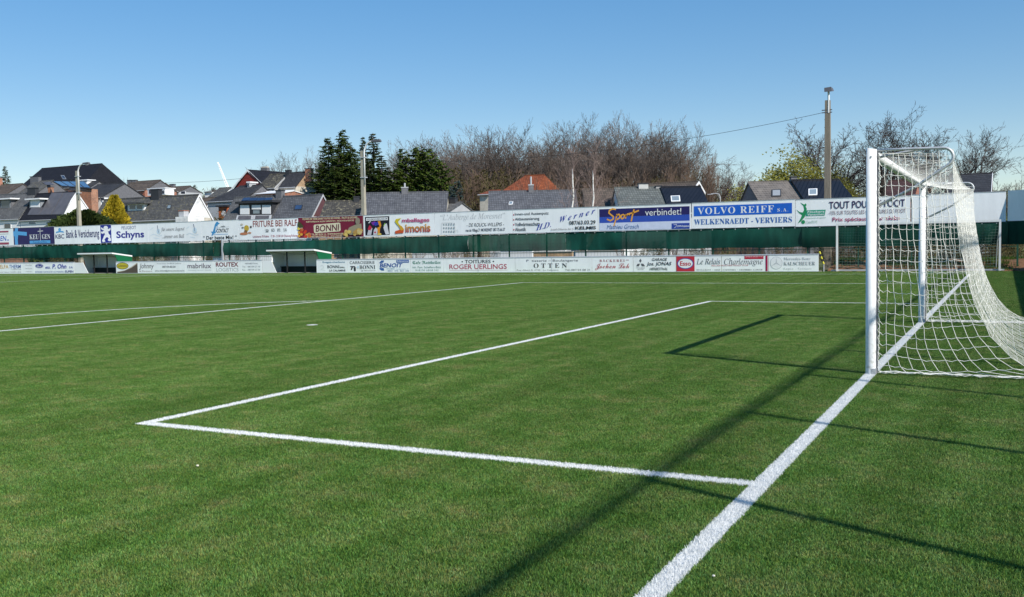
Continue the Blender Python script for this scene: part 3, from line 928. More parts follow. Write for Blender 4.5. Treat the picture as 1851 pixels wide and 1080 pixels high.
s = upper(1081.5, 1250, 'white board with navy and blue bands under orange brush script')
s.rect((.022, .018, .11), .018, .09, .985, .42); s.rect((.035, .085, .42), .018, .421, .985, .67); s.rect((.62, .66, .80), .018, .671, .985, .985, 'lower_band')
for wd_, pp in ((.085, [[(.20, .12), (.165, .09), (.13, .16), (.125, .26), (.15, .34), (.175, .42), (.17, .52), (.14, .58), (.105, .52)]]), (.075, [[(.215, .32), (.195, .60), (.178, .80)], [(.212, .38), (.235, .32), (.248, .38), (.24, .48), (.215, .54), (.203, .52)]]),
        (.075, [[(.285, .34), (.265, .36), (.255, .46), (.268, .52), (.288, .48), (.297, .38), (.285, .34)]]), (.075, [[(.315, .34), (.308, .50)], [(.312, .42), (.332, .32), (.352, .36)]]), (.085, [[(.40, .16), (.382, .40), (.37, .62)], [(.345, .32), (.40, .27), (.45, .20)]])):
    s.stroke((.78, .36, .05), pp, wd_, 'lettering')
s.text('verbindet!', '', WHITE, .52, .15, .90, .42); s.text('Mathieu Grosch', 'sansit', (.05, .14, .36), .10, .755, .455, .93)
s.rect((.025, .06, .33), .80, .76, .985, .985); s.text('EVP-Fraktion', 'bold', WHITE, .86, .84, .98, .92); s.stroke(WHITE, [[(.82, .82), (.85, .80), (.845, .9), (.825, .95)]], .02)

s = upper(1251, 1438, 'white board with a blue bar holding bold white slab capitals')
s.rect((.015, .12, .55), .022, .12, .97, .52); s.text('VOLVO REIFF', 'serif', WHITE, .06, .185, .80, .455, bold=.0012); s.text('S.A.', 'serif', WHITE, .835, .31, .935, .44)
s.text('WELKENRAEDT - VERVIERS', 'serif', (.025, .12, .42), .025, .64, .97, .86)

s = upper(1438, 1646, 'white board with a green leaping figure and dark violet capitals')
s.poly(GREEN, [(.045, .10), (.085, .19), (.105, .34), (.10, .50), (.085, .66), (.05, .82), (.022, .90), (.05, .70), (.062, .58), (.035, .50), (.01, .36), (.04, .46), (.068, .48), (.082, .38), (.075, .24)], 'figure')
s.ellipse(GREEN, .093, .20, .009, .055, 'figure'); s.ellipse(GREEN, .072, .84, .017, .075, 'figure')
s.poly((.03, .32, .20), [(.105, .40), (.275, .40), (.265, .62), (.095, .62)], 'band')
s.text('Finckers', 'boldit', WHITE, .11, .425, .265, .505); s.text('Vanaschen', 'boldit', WHITE, .108, .525, .262, .605)
s.text('chaussures et sports', 'sansit', (.2, .42, .32), .09, .66, .275, .74); s.text('La Calamine 087/65 74 90', '', (.3, .48, .4), .095, .79, .20, .90)
s.text('TOUT POUR LE FOOT', '', (.045, .025, .09), .305, .11, .955, .38, bold=.0015); s.text('-15% SUR TOUTES LES CHAUSSURES DE FOOT', '', (.12, .07, .12), .30, .46, .96, .60); s.text('Prix spéciaux pour clubs', '', (.36, .03, .12), .335, .70, .91, .90, bold=.001)

s = upper(1647.5, 1818.5, 'blank white board behind the far goal post', z1=3.74)

# ------------------------------------------------------------------ low perimeter boards
LZ0, LZ1 = 0.03, 0.845
lx = lambda u: at(u, 482, LY).x
def lower(u0, u1, label, bg=None):
    return Sign('perimeter_board', label, lx(u0), lx(u1), LZ0, LZ1, LY, bg, cat='perimeter board')
s = lower(-60, 62, 'low white board with orange and blue capitals at the left edge')
s.text('HELFA', 'bold', (.62, .34, .04), .46, .14, .63, .50); s.text('THERM', 'boldit', (.06, .14, .40), .635, .14, .81, .50)
s.text('Tel. 087/59.12.06', '', GREY, .66, .56, .81, .66); s.text('rue la Calamine  Tel.0475/4.128.36', '', GREY, .50, .80, .81, .92)
for k, t in enumerate(('Chauffage', 'Sanitaire', 'Climatisation')): s.text(t, 'it', GREY, .87, .14 + .3 * k, .97, .27 + .3 * k)
s = lower(62, 134, 'low white board with a blue oval badge and blue italic lettering')
s.ellipse((.02, .035, .25), .13, .28, .105, .21); s.poly(WHITE, [(q[0], q[1]) for q in s.ell(.13, .28, .095, .18)], 'oval_line'); s.ellipse((.02, .035, .25), .13, .28, .088, .16)
s.text('Ford', 'script', WHITE, .07, .17, .19, .40)
s.text('ets.', 'boldit', (.03, .05, .35), .28, .32, .42, .55); s.text('P. Ohn', 'boldit', (.03, .05, .35), .46, .12, .82, .55, bold=.006); s.text('S.A.', 'boldit', (.03, .05, .35), .88, .34, .98, .52)
s.text('BURTSCHEID Tel.087/55.20.78 74.42.39 VENNSTR.22', '', (.1, .15, .4), .02, .78, .76, .93); s.text('EUPEN', 'bold', (.03, .04, .25), .78, .72, .98, .93)
s = lower(209.5, 250, 'low board with a yellow oval badge over a brown and white wave')
s.poly((.10, .075, .06), [(.05, .99), (.05, .85), (.35, .78), (.7, .5), (.97, .1), (.97, .99)], 'wave'); s.poly((.5, .42, .32), [(.05, .86), (.4, .74), (.7, .42), (.97, .06), (.97, .14), (.7, .52), (.36, .8), (.05, .92)], 'wave')
s.ellipse((.06, .05, .03), .30, .34, .27, .31); s.ellipse((.55, .45, .04), .30, .34, .25, .27); s.text('La Bohème', 'boldit', (.08, .06, .03), .10, .24, .50, .42)
s = lower(250, 335, 'low white board with tall thin black lettering and a phone number')
s.text('Johnny', 'sansit', BLACK, .02, .14, .34, .72); s.text('& Partners', '', (.3, .2, .2), .02, .76, .30, .90)
s.text('Assurances DUBOIS Johnny', '', GREY, .40, .10, .92, .24); s.text('087/59.80.00', 'bold', (.2, .2, .22), .52, .36, .80, .54); s.text('johny.dubois@johnny-assurances.be', 'bold', (.22, .22, .22), .36, .72, .98, .90)
s = lower(335, 386, 'low white board with rounded grey violet lettering')
s.text('mabrilux', 'bold', (.16, .12, .16), .08, .18, .92, .60); s.text('MARBRE GRANIT PIERRE', '', LGREY, .10, .72, .92, .82)
s = lower(386, 474, 'low white board with red brown capitals over pale outlined letters')
s.text('ROUTEX', 'bold', (.22, .06, .07), .05, .10, .52, .48, bold=.004); s.text('LOGISTICS', '', (.45, .46, .47), .06, .58, .52, .88)
s.text('HERBESTHAL', '', GREY, .66, .16, .92, .28); s.text('Tel. : 087/59.27.10', '', GREY, .60, .42, .96, .55); s.text('Fax. : 087/59.27.20', '', GREY, .60, .68, .96, .81)
s = lower(572, 628, 'low white board with blue and black capitals beside the right dugout')
s.text('finagaz-charbons', 'bold', (.08, .24, .36), .20, .10, .92, .28); s.text('BONNI', 'bold', BLACK, .36, .42, .74, .66); s.text('SPRL', 'bold', BLACK, .76, .54, .93, .66); s.text('LA CALAMINE', 'bold', BLACK, .42, .76, .94, .92)
s.stroke(LGREY, [[(.12, .5), (.2, .4), (.25, .6), (.14, .75), (.3, .85)], [(.12, .18), (.17, .18)]], .012, 'drawing')
s = lower(628, 683, 'low white board with thin black capitals over fat stencil letters')
s.text('CARROSSERIE', '', BLACK, .08, .12, .90, .34); s.text('BONNI', 'serif', BLACK, .40, .44, .92, .74, bold=.008); s.text('☎ 087/659724', '', (.2, .2, .2), .44, .80, .92, .92)
s.poly(BLACK, [(.10, .50), (.26, .50), (.26, .56), (.19, .57), (.15, .80), (.11, .80), (.14, .57), (.10, .56)], 'spray_gun'); s.poly(BLACK, [(.21, .60), (.28, .58), (.28, .90), (.22, .90)], 'spray_gun'); s.ellipse(PALE, .36, .58, .04, .09, 'spray_gun')
s = lower(683, 742, 'low white board with dark blue slanted capitals and a blue globe mark')
s.poly((.04, .12, .35), [(.06, .22), (.12, .08), (.20, .08), (.18, .24), (.05, .30)], 'globe'); s.poly((.04, .12, .35), [(.05, .66), (.18, .66), (.20, .86), (.12, .86), (.06, .76)], 'globe'); s.text('BENOIT', 'boldit', (.04, .10, .34), .06, .30, .76, .62, bold=.004)
s.rect((.05, .13, .40), .58, .05, .96, .26); s.text('Rollenservice', 'bold', WHITE, .60, .09, .94, .2)
s.text('STORES', '', (.2, .35, .5), .28, .66, .52, .78); s.text('4852   076  862  246', '', (.15, .25, .4), .30, .82, .96, .94); s.text('Lontzenerstr. 12', '', (.3, .42, .55), .58, .69, .94, .78)
s = lower(742, 801, 'low white board with green black letter heading')
s.text('Cafe Ratskeller', 'frak', (.03, .22, .14), .07, .14, .93, .44); s.text('Inh. Fam. Scheffers-Bütz', '', (.18, .32, .26), .07, .54, .94, .70); s.text('RUE DE LIEGE 242', '', (.22, .34, .28), .16, .78, .86, .91)
s = lower(801, 931, 'low double board with black roofing heading over faded red capitals')
s.text('• TOITURES •', '', BLACK, .265, .10, .72, .36, bold=.0015); s.text('ROGER UERLINGS', '', (.48, .09, .13), .09, .42, .89, .78, bold=.0015); s.rect((.5, .15, .2), .09, .85, .90, .862); s.rect(GREY, .4955, .01, .4985, .99, 'joint')
s = lower(931, 1070, 'low double board with grey bakery heading over wide black serif capitals')
s.text('P  tisserie – Boulangerie', '', (.13, .12, .13), .155, .13, .825, .33); s.text('OTTEN', 'serif', (.06, .05, .05), .25, .40, .685, .72)
s.text('Rue Albert 8, 4720   La Calamine', '', (.25, .22, .22), .025, .82, .575, .93); s.text('Tél.:087/34 08 21', '', (.22, .2, .2), .66, .80, .975, .93); s.rect(GREY, .4885, .01, .4905, .99, 'joint')
s = lower(1070, 1144.5, 'low white board with brown red serif heading over red handwriting')
s.text('BÄCKEREI', 'serif', (.34, .05, .06), .19, .13, .80, .34); s.rect((.34, .05, .06), .83, .20, .90, .23); s.text('Jochen Lok', 'script', (.42, .04, .06), .08, .44, .91, .90)
s = lower(1144.5, 1222, 'low white board with grey diamond emblem and black slanted garage lettering')
for pp in ([(.175, .13), (.205, .27), (.175, .41), (.145, .27)], [(.165, .46), (.14, .64), (.075, .64), (.105, .48)], [(.185, .46), (.245, .48), (.285, .64), (.21, .64)]): s.poly((.12, .12, .13), pp, 'diamond')
s.text('MITSUBISHI', '', GREY, .08, .71, .28, .79); s.text('MOTORS', '', GREY, .11, .82, .25, .89)
s.text('GARAGE', 'boldit', (.08, .08, .08), .44, .10, .80, .29); s.text('Jos. JONAS', 'boldit', BLACK, .32, .36, .90, .66); s.text('HERBESTHAL', 'boldit', (.10, .10, .10), .39, .73, .82, .91)
s = lower(1222, 1304, 'low board with a red square holding a white oval beside grey script')
s.rect((.52, .03, .05), .01, .01, .415, .99); s.ellipse((.03, .06, .32), .21, .48, .185, .36, 'oval'); s.ellipse(WHITE, .21, .48, .165, .31, 'oval'); s.text('Esso', 'bold', (.50, .02, .05), .09, .33, .335, .63, bold=.006)
s.text('Le Relais', 'it', (.14, .14, .15), .46, .16, .975, .54); s.text('RELAIS', '', (.5, .12, .14), .79, .58, .985, .67); s.text('RESTAURANT  •  SHOP', 'serif', (.25, .25, .25), .46, .85, .98, .95)
s = lower(1304, 1389, 'low white board with grey script, a red tag and a dark red end strip')
s.text('Charlemagne', 'it', (.14, .14, .15), .06, .16, .88, .68); s.text('ROUTIER/TRUCK STOP', '', (.5, .12, .14), .01, .58, .58, .67); s.text('• CAFETERIA  •  CHAMBRES A LOUER', 'serif', (.25, .25, .25), .02, .85, .88, .95)
s.rect((.50, .02, .05), .50, .02, .90, .22); s.text('CHAMBRES UDE JEUX TV PC', 'bold', WHITE, .52, .05, .88, .12); s.rect((.36, .01, .06), .945, .01, .985, .99)
s = lower(1389, 1480, 'low white board with a grey ringed star, rightmost of the low boards')
s.poly(LGREY, s.ell(.16, .49, .125, .40, 32), 'star_ring'); s.poly(WHITE, s.ell(.16, .49, .115, .37, 32), 'star_ring')
s.poly(LGREY, [(.16, .13), (.172, .45), (.262, .68), (.16, .545), (.058, .68), (.148, .45)], 'star')
s.text('Mercedes-Benz', 'serif', LGREY, .31, .14, .84, .31); s.text('KALSCHEUER', 'serif', (.36, .36, .37), .31, .41, .93, .64); s.text('Eupen - Verviers', 'serif', LGREY, .31, .77, .86, .93)

# white slanted end panels beside the dugouts
def wing(u0, u1, ub, label):
    m = MB()
    m.plate([(lx(u0), LZ0), (lx(ub), LZ0), (lx(u1), LZ1), (lx(u0), LZ1)], LY, 0.03)
    solo(m, 'slanted_board', mat('white_board', (0.82, 0.82, 0.82), 0.4, 0.03, 1.0), label, 'board', (lx(u0), LY, LZ0))
wing(134.5, 150, 159, 'blank white slanted end panel by the left dugout')
wing(474.5, 490.5, 499.5, 'blank white slanted end panel by the right dugout')
# steel rail that carries the low boards
m = MB()
for a, b in ((-60, 134), (209, 474), (572, 1480)):
    m.tube([(lx(a), LY + .10, .875), (lx(b), LY + .10, .875)], .024, 8)
    x = lx(a) + .1
    while x < lx(b):
        m.tube([(x, LY + .10, -.02), (x, LY + .10, .86)], .022, 6); x += 2.4
solo(m, 'perimeter_railing', M_GALV, 'grey tubular railing behind the low advertising boards', 'railing', (lx(600), LY + .1, 0))

# ------------------------------------------------------------------ dugouts
M_DUG_W = mat('white_sheet', (0.74, 0.76, 0.76), 0.5, 0.06, 2.0)
M_DUG_G = mat('green_sheet', (0.008, 0.12, 0.05), 0.5, 0.1, 2.0)
M_DUG_D = mat('dark_bench', (0.012, 0.022, 0.018), 0.7, 0.2, 3.0)
def dugout(uF0, uF1, uB1, label):
    y0, y1 = LY + 0.25, LY + 1.75
    xa = at(uF0, 470, y0).x; xb = at(uF1, 470, y0).x
    d = thing('dugout', label, 'dugout', ((xa + xb) / 2, (y0 + y1) / 2, 0), 'team dugouts on the far touchline')
    zf, zb = 1.54, 1.30
    m = MB(); m.hexa([(xa, y0 - .35, zf - .07), (xb + .05, y0 - .35, zf - .07), (xb + .05, y1, zb - .07), (xa, y1, zb - .07), (xa, y0 - .35, zf + .03), (xb + .05, y0 - .35, zf + .03), (xb + .05, y1, zb + .03), (xa, y1, zb + .03)])
    part(m, 'roof', mat('white_roof', (0.80, 0.80, 0.80), 0.4, 0.04, 2.0), d)
    m = MB(); nb = 22
    for k in range(nb):
        q0 = xa + .05 + (xb - xa - .1) * k / nb; q1 = xa + .05 + (xb - xa - .1) * (k + 1) / nb - .006
        m.box(q0, q1, y1 - .06 + .006 * (k % 2), y1 - .03, .42, zb - .075)
    part(m, 'back_panel', M_DUG_W, d)
    m = MB(); m.box(xa + .03, xb - .03, y1 - .07, y1 - .03, 0, .415); part(m, 'back_base', M_DUG_D, d)
    # side walls with the rounded cut towards the pitch
    for sx, mm in ((xa + .0, M_DUG_W), (xb - .04, M_DUG_W)):
        prof_ = [(y1, 0), (y1, zb - .08)] + [(y0 - .25, zf - .09)] + [(y0 - .25 + .62 * sin(a), zf - .09 - .95 * (1 - cos(a))) for a in [pi / 2 * k / 7 for k in range(1, 8)]] + [(y0 + .45, 0)]
        m = MB(); m.slab([(sx, p[0], p[1]) for p in prof_], (-1, 0, 0), .035)
        o = part(m, 'side_wall', mm, d)
    m = MB(); prof_ = [(y1 + .0, .62), (y1 + .0, zb - .085), (y0 - .1, zf - .1), (y0 + .3, .62)]
    m.slab([(xb + .002, p[0], p[1]) for p in prof_], (-1, 0, 0), .03); part(m, 'outer_side_panel', M_DUG_G, d)
    for q in (.36, .74):
        x = xa + (xb - xa) * q
        m = MB(); m.box(x - .035, x + .035, y0 + .0, y0 + .07, 0, zf - .08); part(m, 'front_post', M_BLACK, d)
    m = MB(); m.box(xa + .05, xb - .05, y1 - .55, y1 - .12, .36, .42); m.box(xa + .1, xb - .1, y1 - .5, y1 - .45, 0, .36); part(m, 'bench', M_DUG_D, d)
    m = MB(); m.box(xa + .04, xb - .04, y0 + .02, y0 + .06, zf - .14, zf - .075); part(m, 'front_beam', M_BLACK, d)
dugout(147, 209, 228, 'white roofed dugout with dark bench, leftmost of two')
dugout(488, 573, 588, 'white roofed dugout with dark bench, between the reddish capitals and black and blue boards')

# ------------------------------------------------------------------ training goal by the fence
tg = thing('training_goal', 'slim white training goal parked against the fence at the right', 'goal', (at(1660, 488, 38.9).x, 38.9, 0))
y0 = 38.75
xl, xr = at(1513, 488, y0).x, at(1807, 488, y0).x
for x in (xl, xr):
    m = MB(); m.box(x - .045, x + .045, y0 - .05, y0 + .05, 0, 2.40); part(m, 'post', M_ALU, tg)
m = MB(); m.box(xl + .046, xr - .046, y0 - .05, y0 + .05, 2.30, 2.40); part(m, 'crossbar', M_ALU, tg)
m = MB(); m.box(xl - .3, xr + .2, y0 + .052, y0 + .13, 0.005, .08); part(m, 'ground_bar', M_GALV, tg)
for x in (xl, xr):
    m = MB(); m.tube([(x, y0 + .07, 2.36), (x - .12, y0 + .55, 1.3), (x - .16, y0 + .9, .05)], .022, 8); m.tube([(x, y0 + .06, .05), (x - .16, y0 + .9, .05)], .025, 8); part(m, 'side_stay', M_GALV, tg)
m = MB()
x = xl
while x < xr:
    m.tube([(x, y0 + .06, 2.34), (x - .1, y0 + .5, 1.2), (x - .12, y0 + .85, .05)], .0035, 3, False); x += .13
for k in range(18):
    t = k / 17; m.tube([(xl + q * (xr - xl) / 12 - .1 * t, y0 + .06 + .75 * t, 2.34 - 2.28 * t - .05 * sin(pi * q / 12)) for q in range(13)], .0035, 3, False)
part(m, 'net', mat('green_grey_cord', (0.16, 0.24, 0.2), 0.8, 0.1), tg)
# striped post by the end of the low boards
hp = thing('barrier_post', 'slanted yellow and black striped post at the end of the low boards', 'post', (at(1487, 480, 38.6).x, 38.6, 0))
a = at(1489, 478, 38.6); b = at(1481, 455, 38.6)
for nm, c, ks in (('yellow_bands', (.62, .55, .05), (0, 2, 4)), ('black_bands', (.03, .03, .03), (1, 3))):
    m = MB()
    for k in ks:
        m.tube([a + (b - a) * (k / 5), a + (b - a) * ((k + 1) / 5)], .045, 8)
    part(m, nm, paint(c), hp)
m = MB(); m.tube([(a.x, a.y, -.05), a], .03, 6); part(m, 'foot', M_GALV, hp)
# ------------------------------------------------------------------ houses
def tile_mat(name, col, tw=0.30, th=0.34, mortar=0.55, var=0.2, moss=None, corr=False):
    m = bpy.data.materials.new(name); m.use_nodes = True
    n = m.node_tree; N = n.nodes; L = n.links; b = N['Principled BSDF']
    g = N.new('ShaderNodeNewGeometry'); sx = N.new('ShaderNodeSeparateXYZ'); L.new(g.outputs['Position'], sx.inputs[0])
    ad = N.new('ShaderNodeMath'); ad.operation = 'MULTIPLY_ADD'; L.new(sx.outputs[1], ad.inputs[0]); ad.inputs[1].default_value = 0.6; L.new(sx.outputs[0], ad.inputs[2])
    cx = N.new('ShaderNodeCombineXYZ'); L.new(ad.outputs[0] if not corr else sx.outputs[0], cx.inputs[0]); L.new(sx.outputs[2], cx.inputs[1])
    br = N.new('ShaderNodeTexBrick'); br.offset = 0.0 if not corr else 0.0
    br.inputs['Scale'].default_value = 1.0
    br.inputs['Brick Width'].default_value = tw; br.inputs['Row Height'].default_value = th * (0.66 if not corr else 1)
    br.inputs['Mortar Size'].default_value = 0.035 if not corr else 0.05
    br.inputs['Mortar Smooth'].default_value = 0.4
    br.inputs['Color1'].default_value = (*[c * (1 - var) for c in col], 1); br.inputs['Color2'].default_value = (*[min(1, c * (1 + var)) for c in col], 1)
    br.inputs['Mortar'].default_value = (*[c * mortar for c in col], 1)
    L.new(cx.outputs[0], br.inputs['Vector'])
    no = N.new('ShaderNodeTexNoise'); no.inputs['Scale'].default_value = 0.9; no.inputs['Detail'].default_value = 7; no.inputs['Roughness'].default_value = 0.7
    L.new(g.outputs['Position'], no.inputs['Vector'])
    cr = N.new('ShaderNodeValToRGB'); cr.color_ramp.elements[0].position = .32; cr.color_ramp.elements[1].position = .7
    cr.color_ramp.elements[0].color = (.72, .72, .72, 1); cr.color_ramp.elements[1].color = (1.25, 1.22, 1.15, 1)
    L.new(no.outputs['Fac'], cr.inputs[0])
    mu = N.new('ShaderNodeMix'); mu.data_type = 'RGBA'; mu.blend_type = 'MULTIPLY'; mu.inputs[0].default_value = 1
    L.new(br.outputs['Color'], mu.inputs[6]); L.new(cr.outputs[0], mu.inputs[7])
    out = mu.outputs[2]
    if moss:
        n2 = N.new('ShaderNodeTexNoise'); n2.inputs['Scale'].default_value = 2.6; n2.inputs['Detail'].default_value = 8; L.new(g.outputs['Position'], n2.inputs['Vector'])
        c2 = N.new('ShaderNodeValToRGB'); c2.color_ramp.elements[0].position = .54; c2.color_ramp.elements[1].position = .68; c2.color_ramp.elements[0].color = (0, 0, 0, 1)
        L.new(n2.outputs['Fac'], c2.inputs[0])
        m2 = N.new('ShaderNodeMix'); m2.data_type = 'RGBA'; L.new(c2.outputs[0], m2.inputs[0]); L.new(out, m2.inputs[6]); m2.inputs[7].default_value = (*moss, 1); out = m2.outputs[2]
    L.new(out, b.inputs['Base Color']); b.inputs['Roughness'].default_value = 0.75 if not corr else 0.4; b.inputs['Specular IOR Level'].default_value = 0.2
    bp = N.new('ShaderNodeBump'); bp.inputs['Strength'].default_value = 0.5; bp.inputs['Distance'].default_value = 0.03
    L.new(br.outputs['Fac'], bp.inputs['Height']); bp.invert = True; L.new(bp.outputs[0], b.inputs['Normal'])
    return m
def brick_mat(name, col, mortar=(0.4, 0.38, 0.35)):
    m = tile_mat(name, col, 0.22, 0.12, 1.0, 0.22)
    for x in m.node_tree.nodes:
        if x.type == 'TEX_BRICK':
            x.offset = 0.5; x.inputs['Mortar'].default_value = (*mortar, 1); x.inputs['Mortar Size'].default_value = 0.008
    return m
T_GREY = tile_mat('grey_tiles', (0.115, 0.118, 0.125))
T_GREY2 = tile_mat('blue_grey_tiles', (0.105, 0.11, 0.125))
T_GGREEN = tile_mat('greenish_grey_tiles', (0.125, 0.138, 0.135))
T_DARK = tile_mat('slate', (0.045, 0.046, 0.052))
T_BLACK = tile_mat('black_slate', (0.016, 0.017, 0.024))
T_BROWN = tile_mat('brown_tiles', (0.105, 0.085, 0.07))
T_MOSS = tile_mat('mossy_brown_tiles', (0.07, 0.066, 0.06), moss=(0.20, 0.18, 0.12))
T_GREYM = tile_mat('weathered_grey_tiles', (0.095, 0.096, 0.098), moss=(0.14, 0.13, 0.09))
T_TAUPE = tile_mat('taupe_tiles', (0.12, 0.108, 0.10), mortar=1.5)
T_ORANGE = tile_mat('terracotta_tiles', (0.25, 0.075, 0.034), var=0.25)
T_CORR = tile_mat('black_corrugated_sheet', (0.015, 0.016, 0.021), 0.36, 40, 0.45, 0.1, corr=True)
W_WHITE = mat('white_render', (0.78, 0.78, 0.77), 0.8, 0.05, 0.8)
W_CREAM = mat('stained_cream_render', (0.50, 0.46, 0.38), 0.85, 0.25, 1.5)
W_GREY = mat('grey_render', (0.40, 0.41, 0.42), 0.85, 0.1, 1.0)
W_SLATE = mat('slate_cladding', (0.14, 0.14, 0.15), 0.7, 0.2, 3.0)
W_BRICK = brick_mat('red_brick', (0.36, 0.12, 0.065))
W_BRICKO = brick_mat('orange_brick', (0.38, 0.16, 0.085))
W_BRICKT = brick_mat('tan_brick', (0.46, 0.30, 0.17))
W_REDBOARD = mat('red_boarding', (0.27, 0.035, 0.025), 0.7, 0.15, 2.0)
W_SIDING = tile_mat('white_siding', (0.78, 0.79, 0.80), 60, 0.26, 0.8, 0.02)
M_GLASS = mat('window_glass', (0.045, 0.055, 0.075), 0.08, 0.2, 0.7, 0.8)
M_SKYL = mat('skylight_glass', (0.20, 0.25, 0.28), 0.1, 0.1, 0.7, 0.8)
M_FRAME = mat('white_frame', (0.78, 0.78, 0.78), 0.4, 0.04, 2.0)
M_SHUT = mat('white_shutter', (0.80, 0.80, 0.80), 0.5, 0.03, 2.0)
M_GSHUT = mat('grey_shutter', (0.25, 0.27, 0.29), 0.5, 0.05, 2.0)
M_DARKTRIM = mat('dark_trim', (0.035, 0.037, 0.042), 0.6, 0.1, 2.0)
M_SOLAR = mat('solar_cells', (0.095, 0.09, 0.095), 0.35, 0.2, 1.0, 0.4)
M_SOLARB = mat('blue_solar_cells', (0.03, 0.06, 0.13), 0.2, 0.2, 1.0, 0.6)
M_ZINC = mat('zinc', (0.40, 0.41, 0.42), 0.5, 0.1, 2.0)

class House:
    """ridge from P0 to P1 (left to right as seen), height zr; eaves at ze; half depth hw; nf points to the viewer's side"""
    def __init__(s, name, label, P0, P1, zr, ze, hw, wall, roof, gable=None, hip=(0, 0), over=0.25, cat='house', verge=None, zb=None, front=1.0):
        s.P0, s.P1 = Vector((P0[0], P0[1], 0)), Vector((P1[0], P1[1], 0))
        s.zr, s.ze, s.hw = zr, ze, hw
        d = (s.P1 - s.P0).normalized()
        s.d, s.nf = d, Vector((d.y, -d.x, 0))
        c = (s.P0 + s.P1) / 2
        s.zb = zg(c.x, c.y) - 0.3 if zb is None else zb
        s.th = thing(name, label, cat, (c.x, c.y, s.zb))
        A, B, n = s.P0, s.P1, s.nf
        slope = (zr - ze) / hw
        Z = Vector((0, 0, 1))
        hwb = hw * front
        # walls
        m = MB()
        i = over
        a0 = A + n * (hw - i) + d * .12; a1 = B + n * (hw - i) - d * .12; b0 = A - n * (hwb - i) + d * .12; b1 = B - n * (hwb - i) - d * .12
        zw = ze + slope * i - .12
        m.hexa([a0 + Z * s.zb, a1 + Z * s.zb, b1 + Z * s.zb, b0 + Z * s.zb, a0 + Z * zw, a1 + Z * zw, b1 + Z * zw, b0 + Z * zw])
        s.wall = part(m, 'wall', wall, s.th)
        # gables
        for P, e, hp in ((A, 1, hip[0]), (B, -1, hip[1])):
            if hp: continue
            q = P + d * .12 * e
            m = MB(); pts_ = [q + n * (hw - i) + Z * zw, q + Z * (zr - .14), q - n * (hwb - i) + Z * zw]
            m.slab(pts_ if e > 0 else pts_[::-1], -d * e, .15)
            part(m, 'gable', gable or wall, s.th)
        # roof: two slopes with thickness, optional hips
        h0 = d * hip[0]; h1 = d * -hip[1]
        r0, r1 = A + h0 + Z * zr, B + h1 + Z * zr
        e0, e1 = A + n * hw + Z * ze, B + n * hw + Z * ze
        f0, f1 = A - n * hwb + Z * ze, B - n * hwb + Z * ze
        m = MB()
        s.pn = (n * (zr - ze) + Z * hw).normalized(); s.pp = r1
        bn = (-n * (zr - ze) + Z * hwb).normalized()
        m.slab([e0, e1, r1, r0], s.pn, .14); m.slab([f1, f0, r0, r1], bn, .14)
        if hip[0]: m.slab([f0, e0, r0], (-d * (zr - ze) + Z * hip[0]), .14)
        if hip[1]: m.slab([e1, f1, r1], (d * (zr - ze) + Z * hip[1]), .14)
        s.roof = part(m, 'roof', roof, s.th)
        m = MB(); m.tube([r0 + Z * .01, r1 + Z * .01], .09, 6); part(m, 'ridge_cap', roof, s.roof)
        m = MB(); m.tube([e0 + n * .06 - Z * .08, e1 + n * .06 - Z * .08], .07, 6); part(m, 'gutter', M_ZINC, s.roof)
        if verge:
            m = MB()
            for E_, Rr in ((e1, r1), (f1, r1)):
                q = Vector(d) * .03
                dn = (Rr - E_).normalized()
                m.slab([E_ + q - Z * .26, Rr + q - Z * .26, Rr + q + Z * .05, E_ + q + Z * .05], d, .05)
            part(m, 'verge_board', verge, s.roof)
        s.wallp = a0
    def on(s, u, v): return hit(u, v, s.pp, s.pn)
    def onwall(s, u, v): return hit(u, v, s.wallp, s.nf)
    def quad(s, name, px, m_, t=.08, parent=None, frame=None):     # flat panel on the front slope through four photo points
        q = [s.on(*p) + s.pn * (t * .5) for p in px]
        if (q[1] - q[0]).cross(q[2] - q[1]).dot(s.pn) < 0: q = q[::-1]
        m = MB(); m.slab([p + s.pn * t * .5 for p in q], s.pn, t)
        o = part(m, name, m_, s.roof)
        return o
    def skylight(s, px, glass=None, frame=None):
        c = sum((s.on(*p) for p in px), Vector()) / 4
        q = [s.on(*p) for p in px]
        if (q[1] - q[0]).cross(q[2] - q[1]).dot(s.pn) < 0: q = q[::-1]
        m = MB(); m.slab([c + (p - c) * 1.18 + s.pn * .07 for p in q], s.pn, .08)
        o = part(m, 'skylight', frame or M_DARKTRIM, s.th)
        m = MB(); m.slab([c + (p - c) * .92 + s.pn * .085 for p in q], s.pn, .02); part(m, 'pane', glass or M_GLASS, o)
    def window(s, u0, v0, u1, v1, glass=None, frame=None, name='window', sill=True):
        p = [s.onwall(u0, v1), s.onwall(u1, v1), s.onwall(u1, v0), s.onwall(u0, v0)]
        c = sum(p, Vector()) / 4
        m = MB(); m.slab([q + s.nf * .06 for q in p], s.nf, .09)
        o = part(m, name, frame or M_FRAME, s.th)
        m = MB(); m.slab([c + (q - c) * .84 + s.nf * .072 for q in p], s.nf, .02); part(m, 'pane', glass or M_GLASS, o)
    def dormer(s, u0, v0, u1, v1, wall, wins, over=.3, roofm=None, th=.22, cheek=None):
        pb = s.on((u0 + u1) / 2, v1)
        n = s.nf; Z = Vector((0, 0, 1))
        a = hit(u0, v1, pb, n); b = hit(u1, v1, pb, n); tz = hit((u0 + u1) / 2, v0, pb, n).z
        dep = s.hw * (tz - pb.z) / (s.zr - s.ze) + .2
        a.z = b.z = pb.z - .15
        m = MB(); m.hexa([a, b, b - n * dep, a - n * dep] + [Vector((q.x, q.y, tz)) for q in (a, b, b - n * dep, a - n * dep)])
        o = part(m, 'dormer', wall, s.th)
        A, B = a - s.d * over, b + s.d * over
